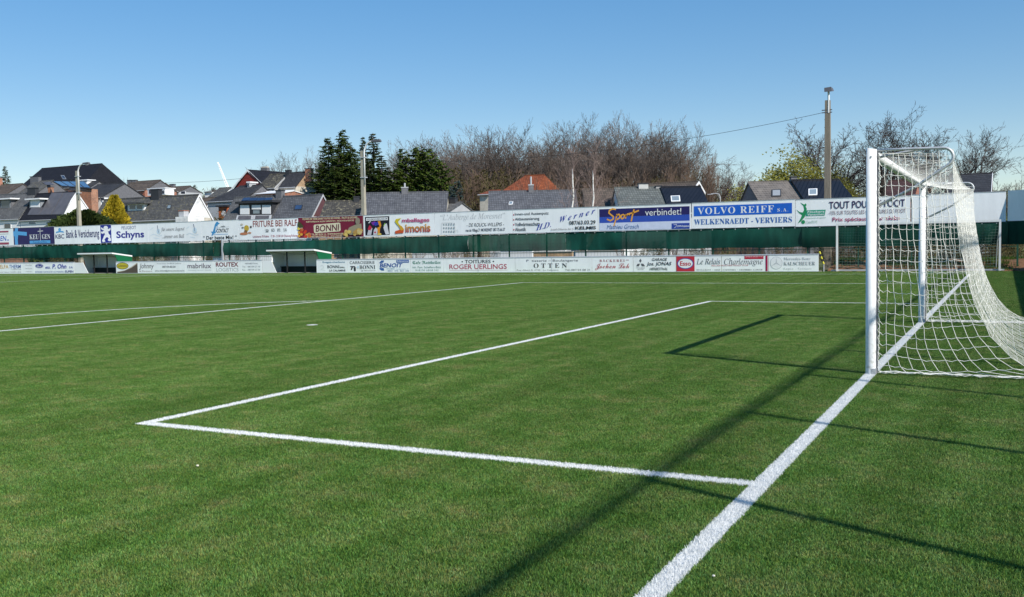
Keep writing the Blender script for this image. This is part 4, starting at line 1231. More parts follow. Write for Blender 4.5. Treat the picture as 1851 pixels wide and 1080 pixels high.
        A = Vector((A.x, A.y, tz + .005)) + n * over; B = Vector((B.x, B.y, tz + .005)) + n * over
        dd = dep + over + .4
        m = MB(); m.hexa([A, B, B - n * dd, A - n * dd] + [q + Z * th for q in (A, B, B - n * dd, A - n * dd)])
        part(m, 'dormer_roof', roofm or M_FRAME, o)
        for (x0, y0, x1, y1, gl, fr) in wins:
            p = [hit(*q, pb, n) for q in ((x0, y1), (x1, y1), (x1, y0), (x0, y0))]
            c = sum(p, Vector()) / 4
            m = MB(); m.slab([q + n * .05 for q in p], n, .08); part(m, 'window', fr or M_FRAME, o)
            if gl:
                m = MB(); m.slab([c + (q - c) * .86 + n * .065 for q in p], n, .02); part(m, 'pane', gl, o)
        return o
    def chimney(s, u0, v0, u1, v1, m_, back=0.0, cap=None, dep=.7, pot=None):
        # stack rising through the roof near the ridge
        Yc = None
        base = s.P1 + (s.P0 - s.P1) * 0.0
        pr = s.P0 - s.nf * back
        a = hit(u0, v1, pr, s.nf); b = hit(u1, v1, pr, s.nf); t = hit((u0 + u1) / 2, v0, pr, s.nf).z
        n = s.nf; zb_ = min(a.z, s.zr) - .8
        q = [a + n * dep / 2, b + n * dep / 2, b - n * dep / 2, a - n * dep / 2]
        m = MB(); m.hexa([Vector((p.x, p.y, zb_)) for p in q] + [Vector((p.x, p.y, t)) for p in q])
        o = part(m, 'chimney', m_, s.roof)
        c = (a + b) / 2
        m = MB(); m.hexa([Vector((p.x, p.y, t + .002)) + (p - c) * .12 for p in q] + [Vector((p.x, p.y, t + .12)) + (p - c) * .12 for p in q])
        part(m, 'chimney_cap', cap or M_DARKTRIM, s.roof)
        if pot:
            m = MB(); m.tube([(c.x, c.y, t + .12), (c.x, c.y, t + .12 + pot)], .11, 8); part(m, 'flue', M_ZINC, s.roof)
        return o

def row(name, label, uL, uRr, vRr, ve, Yf, hw, wall, roof, apex=None, ue=None, **k):
    """house whose ridge runs along the pitch; uRr,vRr the photo position of the right ridge end, ve the eave"""
    if ue is not None:           # depth from the right verge: eave end at (ue, ve)
        X = at(ue, ve, Yf).x
        lo, hi = Yf + .5, Yf + 30
        for _ in range(50):
            md = (lo + hi) / 2
            if at(uRr, vRr, md).x > X: lo = md
            else: hi = md
        hw = max(2.5, min(9.0, lo - Yf))
    Yr = Yf + hw
    R1 = at(uRr, vRr, Yr)
    L0 = at(uL, vRr, Yr)
    ze = at(uRr, ve, Yf).z if ue is None else at(ue, ve, Yf).z
    return House(name, label, (L0.x, Yr), (R1.x, Yr), R1.z, ze, hw, wall, roof, **k)

def facing(name, label, uL, uR, v, ve, dep, hw, wall, roof, **k):
    uc = (uL + uR) / 2
    c = Vector(CAM) + ray(uc, v) * dep
    A = Vector(CAM) + ray(uL, v) * dep; B = Vector(CAM) + ray(uR, v) * dep
    d = (B - A); d.z = 0; d.normalize(); n = Vector((d.y, -d.x, 0))
    e = hit(uc, ve, c + n * hw, n)
    return House(name, label, A, B, c.z, e.z, hw, wall, roof, **k)
# ---- first row behind the fence
h = row('tiled_house', 'white house with grey tiled roof and white flat dormer at the left edge', -70, 66, 348.5, 396, 92, 5, W_WHITE, T_GREY, ue=33)
h.dormer(-9, 361.5, 20.5, 376.5, W_SLATE, [(2, 362.5, 19, 376, M_GLASS, M_GSHUT)], over=.55)
h.window(7.5, 404, 20.5, 416); h.chimney(-52, 330, -42, 352, W_BRICK)
h.chimney(53, 341, 67, 353, M_DARKTRIM)
ha = h; bx = at(138.5, 346.5, ha.P1.y)
h = House('solar_house', 'white house with black roof, dark solar panels and white gable at left', (ha.P1.x + .02, ha.P1.y), (bx.x, ha.P1.y), bx.z, at(113, 396, 92).z, ha.hw, W_WHITE, T_BLACK, verge=M_FRAME)
for px in ([(94, 349.3), (114.5, 349), (92.5, 388.7), (71.5, 389)], [(115.5, 349), (135.5, 348.6), (114, 388.3), (93.5, 388.7)], [(57.5, 376.5), (77.5, 375.8), (71, 389), (50, 389.4)]):
    h.quad('solar_panel', px, M_SOLAR)
h.dormer(53.5, 361.5, 73.5, 376, M_GSHUT, [(55.5, 362, 72, 375, None, M_SHUT)], over=.5)
for (a, b, c, d_, mm) in ((52, 401, 66, 405.5, M_GSHUT), (84, 401, 93, 405.5, M_GSHUT), (85, 409.5, 93.5, 412.5, M_GLASS)): h.window(a, b, c, d_, glass=mm)
h = row('tiled_house', 'long grey roofed house with white sided gable and black chimney', 188, 360.5, 352, 396, 86, 5, W_CREAM, T_GREYM, ue=343, gable=W_SIDING, verge=M_FRAME)
h.dormer(231, 369, 261.5, 381, M_FRAME, [(234, 370.5, 246, 379, M_GLASS, None), (247, 370.3, 259, 378.8, M_GLASS, None)], over=.6, roofm=T_GREY)
h.chimney(276, 343.5, 290, 355, M_DARKTRIM); h.skylight([(304, 372), (309.5, 371.7), (308, 377.5), (302.5, 377.7)], M_SKYL)
h.quad('solar_panel', [(194, 368), (214, 367), (210, 383), (189, 384)], M_SOLARB)
# little white annex in front of its eaves
q0 = at(317.5, 404, 84.5); q1 = at(339.5, 391.5, 84.5)
m = MB(); m.box(q0.x, q1.x, 84.5, 87.5, -.3, q1.z); ax = thing('annex', 'small white flat roofed annex with a grey vent under the grey roof', 'annex', ((q0.x + q1.x) / 2, 86, -.3)); part(m, 'wall', W_SIDING, ax)
c0 = at(326, 391, 85.5); c1 = at(335, 382, 85.5)
m = MB(); m.box(c0.x, c1.x, 85.2, 86.1, q1.z, c1.z); part(m, 'vent_stack', W_GREY, ax)
m = MB(); m.box(c0.x - .05, c1.x + .05, 85.15, 86.15, c1.z + .003, c1.z + .12); part(m, 'vent_cap', W_BRICK, ax)
h = row('dormer_house', 'grey roofed house with a wide dark dormer of three white shutters', 424, 512, 353, 400, 86, 5, W_WHITE, T_GREY, ue=488)
h.dormer(432, 367.5, 492.5, 388.5, M_DARKTRIM, [(434.5, 371.3, 450.8, 388, None, M_SHUT), (455.5, 371.2, 471.5, 379, None, M_SHUT), (457, 380, 470.5, 387, M_SKYL, M_DARKTRIM), (474, 371, 489.5, 387, None, M_SHUT)], over=.35, roofm=M_DARKTRIM, th=.3)
for k in range(4):
    h.quad('solar_panel', [(441.5 + 13.4 * k, 358.8), (453.5 + 13.4 * k, 358.4), (449.5 + 13.4 * k, 363.6), (437 + 13.4 * k, 364)], M_SOLARB, .12)
h.skylight([(431, 391), (456, 390.6), (454.5, 399.5), (428.5, 400)], M_SOLAR, M_ZINC); h.skylight([(461.5, 390.6), (488.5, 390.3), (487, 398.8), (460, 399.3)], M_SOLAR, M_ZINC)
h.chimney(501.5, 345.5, 512, 358, W_SLATE)
h = row('skylight_house', 'grey tiled house with one dark skylight and a narrow dark red gable', 512.4, 584, 352, 394, 86, 5, W_WHITE, T_GREY2, ue=576, gable=mat('dark_red_cladding', (.10, .045, .05), .7), verge=M_ZINC)
h.skylight([(535, 372), (547, 371.7), (545, 379.3), (532.5, 379.7)], M_SOLARB)
h = facing('bungalow', 'low house with mossy brown roof between two grey roofed houses', 588, 658, 363.5, 402, 122, 5.5, W_BRICKT, T_MOSS)
h.chimney(640, 357, 650, 366, M_DARKTRIM)
for k in range(4): h.window(604 + 14 * k, 456, 612 + 14 * k, 466, frame=M_GSHUT)
h = facing('bungalow', 'wide grey tiled bungalow with a slate chimney behind the concrete lamp post', 660, 810.5, 348.3, 400, 118, 6, W_CREAM, T_GREY2)
h.chimney(726.5, 340.5, 737.5, 353, W_SLATE, cap=M_ZINC, pot=.5)
h = row('shed', 'small low grey roofed shed right of the wide bungalow', 812, 836, 366, 384, 88, 4, W_GREY, T_GREY)
h.chimney(815, 359.5, 825, 368, M_DARKTRIM)
h = facing('bungalow', 'grey tiled bungalow with slate chimney and small white skylight behind birches', 883, 1041, 345.5, 392, 108, 6, W_GREY, T_GREY2)
h.chimney(955.5, 336, 964.5, 350, W_SLATE, cap=M_ZINC, pot=.9); h.skylight([(921, 366), (927, 365.7), (926, 370), (920, 370.5)], M_SKYL, M_FRAME)
h = facing('brown_house', 'low brown roofed house behind the right hand birch', 1052, 1108.5, 342, 388, 106, 6, W_BRICKT, T_BROWN)
h = facing('semi_house', 'greenish grey tiled house with two pale chimneys', 1110, 1193.5, 339.3, 385, 102, 6, W_WHITE, T_GGREEN)
h.chimney(1154, 333.5, 1171, 342, mat('pale_chimney', (.5, .5, .48), .8)); h.chimney(1185, 338, 1195, 347, mat('pale_chimney', (.36, .36, .35), .8))
h = facing('semi_house', 'house with black corrugated roof and a pale skylight', 1194, 1267, 338, 385, 101.5, 6, W_GREY, T_CORR)
h.skylight([(1213.5, 356), (1227.5, 355.5), (1228.5, 364), (1214.5, 364.5)], M_SKYL, M_FRAME)
h = row('brick_house', 'brick gabled house with white verges behind the black corrugated roof', 1150, 1263.5, 328.5, 345, 97, 9, W_BRICKO, T_BROWN, verge=M_FRAME, ue=1252, gable=W_BRICKO)
h = facing('semi_house', 'taupe tiled house with one grey shuttered roof window', 1351.5, 1430, 329, 378, 98, 6, W_SLATE, T_TAUPE)
h.skylight([(1396, 345), (1410.5, 344.5), (1410.5, 355), (1396, 355.5)], M_GSHUT, M_DARKTRIM)
h.chimney(1428.5, 321.5, 1438.5, 334, W_SLATE)
h = facing('semi_house', 'house with black sheet metal roof and white skylight behind the tall pole', 1430.6, 1517, 325.5, 376, 97.5, 6, W_SLATE, T_CORR)
h.skylight([(1462.5, 343.5), (1476, 343), (1476, 352.5), (1462.5, 353)], M_SKYL, M_FRAME)
h = row('brown_house', 'dark maroon roofed house seen between the goal posts', 1606, 1661, 325, 356, 92, 5, W_BRICK, tile_mat('maroon_tiles', (.075, .04, .038)))
h = row('gabled_house', 'dark tiled house with white gable behind the goal net', 1716, 1794, 313.5, 358, 92, 6, W_WHITE, T_DARK, ue=1786, verge=M_FRAME)

# ---- second row, up the slope on the left
def far(name, label, a, b, ve, ue, Ya, hw, wall, roof, **k):
    """ridge from photo point a (at depth Ya) to photo point b at the same height"""
    A = at(a[0], a[1], Ya); B = at_z(b[0], b[1], A.z) if not k.pop('flat', False) else at(b[0], b[1], Ya)
    d = (B - A); d.z = 0; d.normalize(); n = Vector((d.y, -d.x, 0))
    e = hit(ue, ve, A + n * hw, n)
    return House(name, label, A, B, A.z, e.z, hw, wall, roof, **k)
h = far('hall', 'large building with a black hipped slate roof rising over the left rooftops', (72, 305), (195, 313), 340, 120, 165, 8, W_BRICK, T_BLACK, hip=(.8, 2.0), flat=True)
h.skylight([(110.5, 318), (116, 318), (119.5, 324), (114, 324)], M_GLASS, M_GSHUT)
h = far('terraced_house', 'low brown roofed house with brick chimney at the far left', (-30, 337), (42, 339.5), 352, 20, 122, 4.5, W_BRICK, T_BROWN, flat=True, gable=W_SLATE)
h.chimney(-4, 322, 2.5, 340, W_BRICK)
h = far('terraced_house', 'house with a tall dark chimney stack and grey tiled roof', (62, 328.5), (97, 329.5), 352, 80, 124, 5, W_GREY, T_GREYM, flat=True, gable=W_SLATE)
h.chimney(58, 320, 73, 345, W_SLATE); h.chimney(89.5, 339, 95, 349, W_BRICKO, back=-3.5)
h.quad('solar_panel', [(76, 329.8), (91, 329.8), (98, 335), (83, 335)], M_SOLAR)
# brick block with blue solar roof
q0 = at(124, 366, 112); q1 = at(164.5, 342, 112)
bb = thing('brick_house', 'orange brick block with a sloping blue solar roof behind the left lamp post', 'house', ((q0.x + q1.x) / 2, 115, zg(q0.x, 112)))
m = MB(); m.box(q0.x, q1.x, 112, 113.5, zg(q0.x, 112) - .3, q1.z); part(m, 'wall', W_BRICKO, bb)
r0 = at(113, 337.5, 111.7); r1 = at(166, 341.5, 111.7); r2 = at(152, 328.5, 119.5); r3 = at(95, 328.3, 119.5)
m = MB(); m.slab([r0, r1, r2, r3], Vector((0, -.5, .86)), .18); rf = part(m, 'roof', T_DARK, bb)
for k in range(4):
    t0, t1 = k / 4 + .02, (k + 1) / 4 - .02
    f = lambda t, s_: (r0 + (r1 - r0) * t) * (1 - s_) + (r3 + (r2 - r3) * t) * s_ + Vector((0, -.05, .09))
    m = MB(); m.slab([f(t0, .08), f(t1, .08), f(t1, .92), f(t0, .92)], Vector((0, -.5, .86)), .05); part(m, 'solar_panel', M_SOLARB, rf)
h = far('terraced_house', 'house with dark roof, curved dormer and white terrace above the yellow conifer', (146, 329.5), (180, 330.5), 352, 180, 128, 6, W_WHITE, T_DARK, flat=True, gable=W_SLATE)
h.dormer(146, 327, 158, 334, W_WHITE, [(149, 328.5, 156, 333, M_GLASS, None)], over=.2)
h.chimney(126, 325.5, 131, 332, M_DARKTRIM); h.chimney(133, 325, 138, 332, M_DARKTRIM)
h = far('terraced_house', 'house with plain dark brown roof right of the black slate hall', (176, 334.5), (226, 335.5), 356, 200, 122, 6, W_WHITE, T_DARK, flat=True, gable=W_SLATE)
for k in range(3): h.window(168 + 14 * k, 357, 175 + 14 * k, 363)
h = far('terraced_house', 'brown roofed terrace end with grey gable and twin chimneys', (238, 329), (291, 332.5), 344, 265, 150, 5, W_BRICK, T_BROWN, flat=True, gable=W_SLATE)
h.dormer(267, 342, 299, 352, W_WHITE, [(269, 343, 276, 351, M_GLASS, None), (289, 344, 298, 351, M_GLASS, None)], over=.1)
h.chimney(232.5, 326.5, 239, 345, W_SLATE); h.chimney(240, 326.5, 247.5, 338, W_SLATE)
h = far('terraced_house', 'terraced house with part of its roof boards bare and orange', (279, 332.5), (300, 334), 345, 290, 156, 5, W_BRICK, T_BROWN, flat=True, gable=W_SLATE)
h.quad('bare_boards', [(281, 334), (292, 334.5), (297, 340), (286, 340)], mat('bare_boards', (.45, .25, .09), .8))
h.chimney(296, 332, 299, 345, W_SLATE)
h = far('terraced_house', 'grey terraced house with white window bands and a dark chimney', (299, 339), (345, 344), 347, 320, 160, 4, W_GREY, T_BROWN, flat=True, gable=W_SLATE)
for a, b in ((313, 322), (327, 335.5)): h.window(a, 346, b, 351)
h.chimney(308.5, 334, 316, 345, W_SLATE)
# red gable house, ridge running away from the pitch
A = at(447.5, 307.5, 128); B = A + Vector((0.12, 1, 0)) * 15
h = House('gabled_house', 'house with a red boarded gable and dark slate roof', (A.x, A.y), (B.x, B.y), A.z, at(421, 344, 128).z, 4.6, W_GREY, T_BLACK, gable=W_REDBOARD, over=.2)
m = MB()
for q in (-1, 1):
    e = Vector((A.x + q * 4.6, A.y - .05, at(421, 344, 128).z)); r = Vector((A.x, A.y - .05, A.z))
    m.slab([e - Vector((0, 0, .3)), r - Vector((0, 0, .3)), r + Vector((0, 0, .05)), e + Vector((0, 0, .05))] if q < 0 else [r - Vector((0, 0, .3)), e - Vector((0, 0, .3)), e + Vector((0, 0, .05)), r + Vector((0, 0, .05))], (0, -1, 0), .06)
part(m, 'verge_board', M_FRAME, h.roof)
for a, b in ((444.5, 450), (452.5, 458)):
    p, q = at(a, 334.5, 127.9), at(b, 328.5, 127.9)
    m = MB(); m.box(p.x, q.x, 127.95, 128.1, p.z, q.z); o = part(m, 'window', M_DARKTRIM, h.th)
c0, c1 = at(474.5, 316, 134), at(485.5, 303.5, 134)
m = MB(); m.box(c0.x, c1.x, 133.5, 134.3, c0.z - 2, c1.z); part(m, 'chimney', W_SLATE, h.roof)
m = MB(); m.box(c0.x + .1, c1.x - .1, 133.6, 134.2, c1.z + .003, c1.z + .25); part(m, 'chimney_cap', W_CREAM, h.roof)
h = row('semi_house', 'upper house with brown grey tiles and pale verges left of the brick gable', 488, 522.5, 313.3, 340, 112, 6, W_GREY, T_MOSS, ue=496, verge=M_ZINC)
for k in range(3): h.window(463.5 + 10 * k, 345, 471 + 10 * k, 352)
h = row('semi_house', 'upper house with smooth dark slate roof and a tan brick gable', 523, 554.5, 311, 338, 112, 6, W_CREAM, T_DARK, ue=534, gable=W_BRICKT)
h.chimney(554, 306, 564.5, 320, W_BRICKO); h.chimney(518, 309, 525, 316, M_DARKTRIM)
h = row('annex', 'low annex with white fascia and red brick wall below the upper houses', 482, 532, 344.5, 347, 106, 3, W_BRICK, M_FRAME, cat='annex')
h = row('grey_house', 'grey rendered house with a broad dark brown roof left of the dormer house', 408, 475, 334.5, 362, 104, 6, W_GREY, T_DARK, ue=440, hip=(3, 0), gable=W_SLATE)
h.window(414, 369, 420.5, 381); h.dormer(447, 331, 452, 339, W_GREY, [(448, 332, 451.5, 337, M_GLASS, None)], over=.1)
q0, q1 = at(396, 410, 98), at(411.5, 374, 98)
oa = thing('annex', 'small orange red annex with a dark flat roof and a satellite dish', 'annex', ((q0.x + q1.x) / 2, 99, 0))
m = MB(); m.box(q0.x, q1.x, 98, 101, -.3, q1.z); part(m, 'wall', mat('orange_red_render', (.48, .13, .05), .8), oa)
m = MB(); m.box(q0.x - .3, q1.x + .2, 97.7, 101.2, q1.z + .003, q1.z + .25); part(m, 'roof', M_DARKTRIM, oa)
p, q = at(404.5, 384, 97.9), at(408.5, 378.5, 97.9)
m = MB(); m.box(p.x, q.x, 97.93, 97.99, p.z, q.z); part(m, 'window', M_GLASS, oa)
for (u, v, nm) in ((403.5, 386.5, 'white satellite dish on the orange red annex'), (415.5, 387, 'white satellite dish on the grey house wall')):
    c = at(u, v, 97.5)
    d = thing('satellite_dish', nm, 'satellite dish', (c.x, c.y, c.z)); m = MB()
    m.slab([(c.x + .42 * cos(2 * pi * k / 16), c.y - .1 * sin(2 * pi * k / 16) * .3, c.z + .42 * sin(2 * pi * k / 16)) for k in range(16)], (0, -1, 0), .06)
    part(m, 'dish', M_FRAME, d); m = MB(); m.tube([(c.x, c.y + .06, c.z), (c.x + .1, c.y + .4, c.z - .5)], .04, 6); part(m, 'bracket', M_ZINC, d)
h = row('terraced_house', 'small distant house with pale gable between the white sided gable and the grey house', 366, 392, 357, 372, 120, 5, W_CREAM, T_BROWN, ue=386, verge=M_FRAME)
h = row('terraced_house', 'distant grey slate roofed house below the white crane', 396, 418, 339, 358, 135, 5, W_WHITE, T_GREYM, ue=394)
h = row('terraced_house', 'distant pale flat roofed house left of the crane', 389, 404, 343, 345, 165, 4, W_WHITE, T_BROWN)
# orange hipped roof behind the wood's edge
A = at(918, 320, 112)
h = House('villa', 'villa with a terracotta hipped roof under the bare trees', (at(926, 320, 112).x, 112), (at(996, 320, 112).x, 112), A.z, at(905, 352, 107).z, 5, W_CREAM, T_ORANGE, hip=(2.0, 1.0))
h = row('annex', 'flat ended terracotta roofed annex at the left of the villa', 884, 904, 344, 350, 96, 3, W_CREAM, T_ORANGE, cat='annex')

# low walls and garden things seen under the windbreak
def low_wall(u0, u1, v0, v1, Y, m_, label, name='garden_wall', cat='garden wall'):
    a, b = at(u0, v1, Y), at(u1, v0, Y)
    w_ = thing(name, label, cat, ((a.x + b.x) / 2, Y, 0)); m = MB(); m.box(a.x, b.x, Y, Y + .25, -.1, b.z); part(m, 'wall', m_, w_)
    m = MB(); m.box(a.x - .03, b.x + .03, Y - .04, Y + .29, b.z + .003, b.z + .06); part(m, 'coping', M_CONC, w_)
low_wall(905, 962, 453, 472, 52, W_WHITE, 'white garden wall seen under the cloth left of the tan brick wall')
low_wall(964, 1034, 456, 470, 50, W_BRICKT, 'tan brick garden wall seen under the windbreak cloth')
low_wall(1040, 1128, 454, 470, 53, W_WHITE, 'white garden wall seen under the cloth above the red handwriting')
low_wall(1170, 1212, 452, 468, 55, W_WHITE, 'short white garden wall seen under the cloth above the red square sign')
low_wall(745, 806, 456, 470, 56, W_WHITE, 'white garden wall seen under the cloth above the black letter sign')
low_wall(0, 62, 460, 472, 58, W_BRICKO, 'orange brick garden wall under the cloth at the left edge')
low_wall(1490, 1760, 456, 470, 47, M_CONC, 'long grey concrete wall behind the training goal')
g = MB(); g.poly([(at(384.5, 470, FY + .12).x, FY + .12, .35), (at(402.5, 470, FY + .12).x, FY + .12, .35), (at(402.5, 470, FY + .12).x, FY + .12, 1.22), (at(384.5, 470, FY + .12).x, FY + .12, 1.22)])
gt = thing('fence_gate', 'narrow mesh gate with white lower panel and pale post in the green fence', 'gate', (at(394, 470, FY + .1).x, FY + .12, 0)); part(g, 'lower_panel', M_FRAME, gt)
x = at(403, 470, FY - .1).x
m = MB(); m.box(x - .06, x + .06, FY - .16, FY - .06, 0, 2.33); part(m, 'gate_post', M_GALV, gt)

# ------------------------------------------------------------------ lamp posts, wires, crane
M_OLDC = mat('weathered_concrete', (0.36, 0.33, 0.26), 0.9, 0.22, 3.0, 0.2, stretch=(6, 6, .6))
M_LAMP = mat('lamp_housing', (0.10, 0.10, 0.11), 0.5, 0.1, 4.0)
LYY = 44.0
def lamp_post(u, vtop, label, head, vpost, wbase=.15):
    b = at(u, 430, LYY)
    t = thing('lamp_post', label, 'lamp post', (b.x, LYY, 0))
    zt = at(u, vpost, LYY).z
    m = MB(); wt = wbase * .72
    m.hexa([(b.x - wbase, LYY - wbase, -.1), (b.x + wbase, LYY - wbase, -.1), (b.x + wbase, LYY + wbase, -.1), (b.x - wbase, LYY + wbase, -.1), (b.x - wt, LYY - wt, zt), (b.x + wt, LYY - wt, zt), (b.x + wt, LYY + wt, zt), (b.x - wt, LYY + wt, zt)])
    part(m, 'post', M_OLDC if head else mat('brown_concrete', (0.22, 0.19, 0.15), 0.9, 0.2, 3.0, 0.2, stretch=(6, 6, .6)), t)
    zz = at(u, vtop, LYY).z
    if head:
        m = MB(); x = b.x + .22
        a_ = [(x, LYY - .1, zt - 2.4), (x, LYY - .1, zz - .75)] + [(x + .75 * (1 - cos(q)), LYY - .1, zz - .75 + .75 * sin(q)) for q in [pi / 2 * k / 6 for k in range(1, 7)]]
        m.tube(a_, .055, 8); part(m, 'lamp_arm', M_ALU, t, sm=True)
        m = MB(); X = a_[-1][0]; Z = a_[-1][2]
        m.hexa([(X - .05, LYY - .2, Z - .05), (X + .72, LYY - .22, Z - .08), (X + .72, LYY + .02, Z - .08), (X - .05, LYY + 0, Z - .05), (X - .05, LYY - .18, Z + .07), (X + .62, LYY - .2, Z + .09), (X + .62, LYY + .0, Z + .09), (X - .05, LYY - .02, Z + .07)])
        hd = part(m, 'lamp_head', M_LAMP, t)
        m = MB(); m.box(X + .25, X + .65, LYY - .18, LYY - .02, Z - .12, Z - .081); part(m, 'lamp_glass', M_SKYL, hd)
        for q in (zt - .5, zt - 1.9):
            m = MB(); m.box(b.x - wt - .03, x + .07, LYY - .17, LYY + .13, q, q + .06); part(m, 'clamp', M_GALV, t)
    else:
        m = MB(); m.tube([(b.x + .06, LYY - .1, zt - .7), (b.x + .06, LYY - .1, zz - .05)], .06, 8); part(m, 'mast', M_ALU, t)
        m = MB(); m.hexa([(b.x - .12, LYY - .4, zz - .22), (b.x + .28, LYY - .4, zz - .22), (b.x + .30, LYY + .2, zz - .12), (b.x - .12, LYY + .2, zz - .12), (b.x - .14, LYY - .34, zz + .02), (b.x + .22, LYY - .34, zz + .05), (b.x + .24, LYY + .2, zz + .04), (b.x - .14, LYY + .2, zz + .02)])
        part(m, 'lamp_head', M_LAMP, t)
        m = MB()
        for k in range(14):
            z = 3.2 + .42 * k
            if z < zt - .3: m.box(b.x - wbase - .03 + .0035 * k, b.x - wbase + .02 + .0035 * k, LYY - .06, LYY + .0, z, z + .025)
        part(m, 'climbing_irons', M_LAMP, t)['kind'] = 'stuff'
        for q in (205, 200.5):
            zc = at(u, q, LYY).z; m = MB(); m.box(b.x - .30, b.x + .25, LYY - .14, LYY - .10, zc, zc + .05); part(m, 'wire_bracket', M_LAMP, t)
    return b.x
X1 = lamp_post(144.5, 297, 'concrete lamp post with curved white arm at the left, before the white gable', True, 309)
X2 = lamp_post(659, 257, 'concrete lamp post with curved white arm in front of the dark conifers', True, 273)
X3 = lamp_post(1496, 161, 'tall square concrete pole with a small floodlight, near the goal', False, 182, .185)
def wire(p, q, sag, label):
    m = MB(); n = 40
    m.tube([p + (q - p) * (k / n) - Vector((0, 0, sag * 4 * (k / n) * (1 - k / n))) for k in range(n + 1)], .011, 4, False)
    solo(m, 'overhead_wire', mat('black_cable', (.03, .03, .03), .6, .05), label, 'wire', tuple(p))
wp3 = at(1488, 204, LYY - .12); wp2 = at(659, 290, LYY - .1); wp1 = at(146, 327, LYY - .1)
wire(wp3, wp2, .95, 'thin black overhead wire from the tall pole to the middle lamp post')
wire(wp2, wp1, .75, 'thin black overhead wire between the two curved lamp posts')
m = MB()
a, b = at(411, 338, 240), at(393.5, 294, 240)
for q in ((-.35, 0), (.35, 0), (0, .6)):
    m.tube([a + Vector((q[0], q[1], 0)), b + Vector((q[0] * .5, q[1] * .5, 0))], .14, 4)
for k in range(22):
    p0 = a + (b - a) * (k / 22); p1 = a + (b - a) * ((k + 1) / 22); sg = 1 if k % 2 else -1
    m.tube([p0 + Vector((.33 * sg, 0, 0)), p1 + Vector((-.33 * sg, 0, 0))], .08, 4)
ct = thing('crane', 'white crane jib pointing up behind the distant roofs', 'crane', (a.x, 240, zg(a.x, 240))); part(m, 'jib', mat('white_steel', (.8, .8, .78), .5, .03), ct)
m = MB(); m.tube([(a.x, 240, zg(a.x, 240)), a], .5, 6); part(m, 'tower', mat('white_steel', (.7, .7, .68), .5, .03), ct)
# small street lamp far behind
c = at(1302, 364, 100); d_ = at(1298, 350, 100)
sl = thing('street_lamp', 'small grey street lamp with a bent neck far behind the blue sign', 'street lamp', (c.x, 100, 0)); m = MB()
m.tube([(c.x, 100, 0), (c.x, 100, d_.z - .5), (c.x - .15, 100, d_.z - .1), (c.x - .6, 100, d_.z), (c.x - 1.1, 100, d_.z - .05)], .07, 6); part(m, 'column', M_ZINC, sl)
m = MB(); m.box(c.x - 1.5, c.x - .9, 99.85, 100.15, d_.z - .12, d_.z - .02); part(m, 'lamp_head', M_ZINC, sl)
# ------------------------------------------------------------------ trees
def bark(name, col, var=.3): return mat(name, col, 0.9, var, 1.2, 0.1)
K_GREY = bark('grey_bark', (0.135, 0.115, 0.10)); K_TWIG = bark('grey_brown_twigs', (0.148, 0.116, 0.096))
K_RED = bark('reddish_twigs', (0.16, 0.11, 0.082)); K_DARK = bark('dark_bark', (0.075, 0.062, 0.055)); K_DTW = bark('dark_twigs', (0.100, 0.080, 0.068))
K_OLIVE = bark('olive_twigs', (0.15, 0.13, 0.06))
def birch_bark():
    m = mat('birch_bark', (0.66, 0.64, 0.60), 0.8, 0.0)
    n = m.node_tree; b = n.nodes['Principled BSDF']; g = n.nodes.new('ShaderNodeNewGeometry'); no = n.nodes.new('ShaderNodeTexNoise')
    mp = n.nodes.new('ShaderNodeMapping'); mp.inputs['Scale'].default_value = (.8, .8, 2.4); no.inputs['Scale'].default_value = 1.5; no.inputs['Detail'].default_value = 6
    cr = n.nodes.new('ShaderNodeValToRGB'); E = cr.color_ramp.elements; E[0].position = .33; E[0].color = (.12, .10, .09, 1); E[1].position = .46; E[1].color = (.68, .66, .62, 1)
    n.links.new(g.outputs['Position'], mp.inputs[0]); n.links.new(mp.outputs[0], no.inputs['Vector']); n.links.new(no.outputs['Fac'], cr.inputs[0]); n.links.new(cr.outputs[0], b.inputs['Base Color'])
    return m
K_BIRCH = birch_bark(); K_BTW = bark('birch_twigs', (0.23, 0.17, 0.15))
def foliage(name, lo, hi, scale=1.6, trans=.25):
    m = mat(name, lo, .75, 0.0, spec=.15)
    n = m.node_tree; b = n.nodes['Principled BSDF']; at_ = n.nodes.new('ShaderNodeAttribute'); at_.attribute_name = 'tone'
    no = n.nodes.new('ShaderNodeTexNoise'); no.inputs['Scale'].default_value = scale; no.inputs['Detail'].default_value = 4
    g = n.nodes.new('ShaderNodeNewGeometry'); n.links.new(g.outputs['Position'], no.inputs['Vector'])
    ad = n.nodes.new('ShaderNodeMath'); ad.operation = 'ADD'; n.links.new(no.outputs['Fac'], ad.inputs[0]); n.links.new(at_.outputs['Fac'], ad.inputs[1])
    cr = n.nodes.new('ShaderNodeValToRGB'); cr.color_ramp.elements[0].position = .45; cr.color_ramp.elements[1].position = 1.15
    cr.color_ramp.elements[0].color = (*lo, 1); cr.color_ramp.elements[1].color = (*hi, 1); cr.color_ramp.elements[1].position = 1.0
    n.links.new(ad.outputs[0], cr.inputs[0]); n.links.new(cr.outputs[0], b.inputs['Base Color'])
    tl = n.nodes.new('ShaderNodeBsdfTranslucent'); n.links.new(cr.outputs[0], tl.inputs[0]); mx = n.nodes.new('ShaderNodeMixShader'); mx.inputs[0].default_value = trans
    n.links.new(b.outputs[0], mx.inputs[1]); n.links.new(tl.outputs[0], mx.inputs[2]); n.links.new(mx.outputs[0], n.nodes['Material Output'].inputs['Surface'])
    return m
F_SPRUCE = foliage('spruce_needles', (0.042, 0.075, 0.015), (0.17, 0.21, 0.045))
F_SPRUCE2 = foliage('dark_spruce_needles', (0.038, 0.062, 0.022), (0.14, 0.17, 0.05))
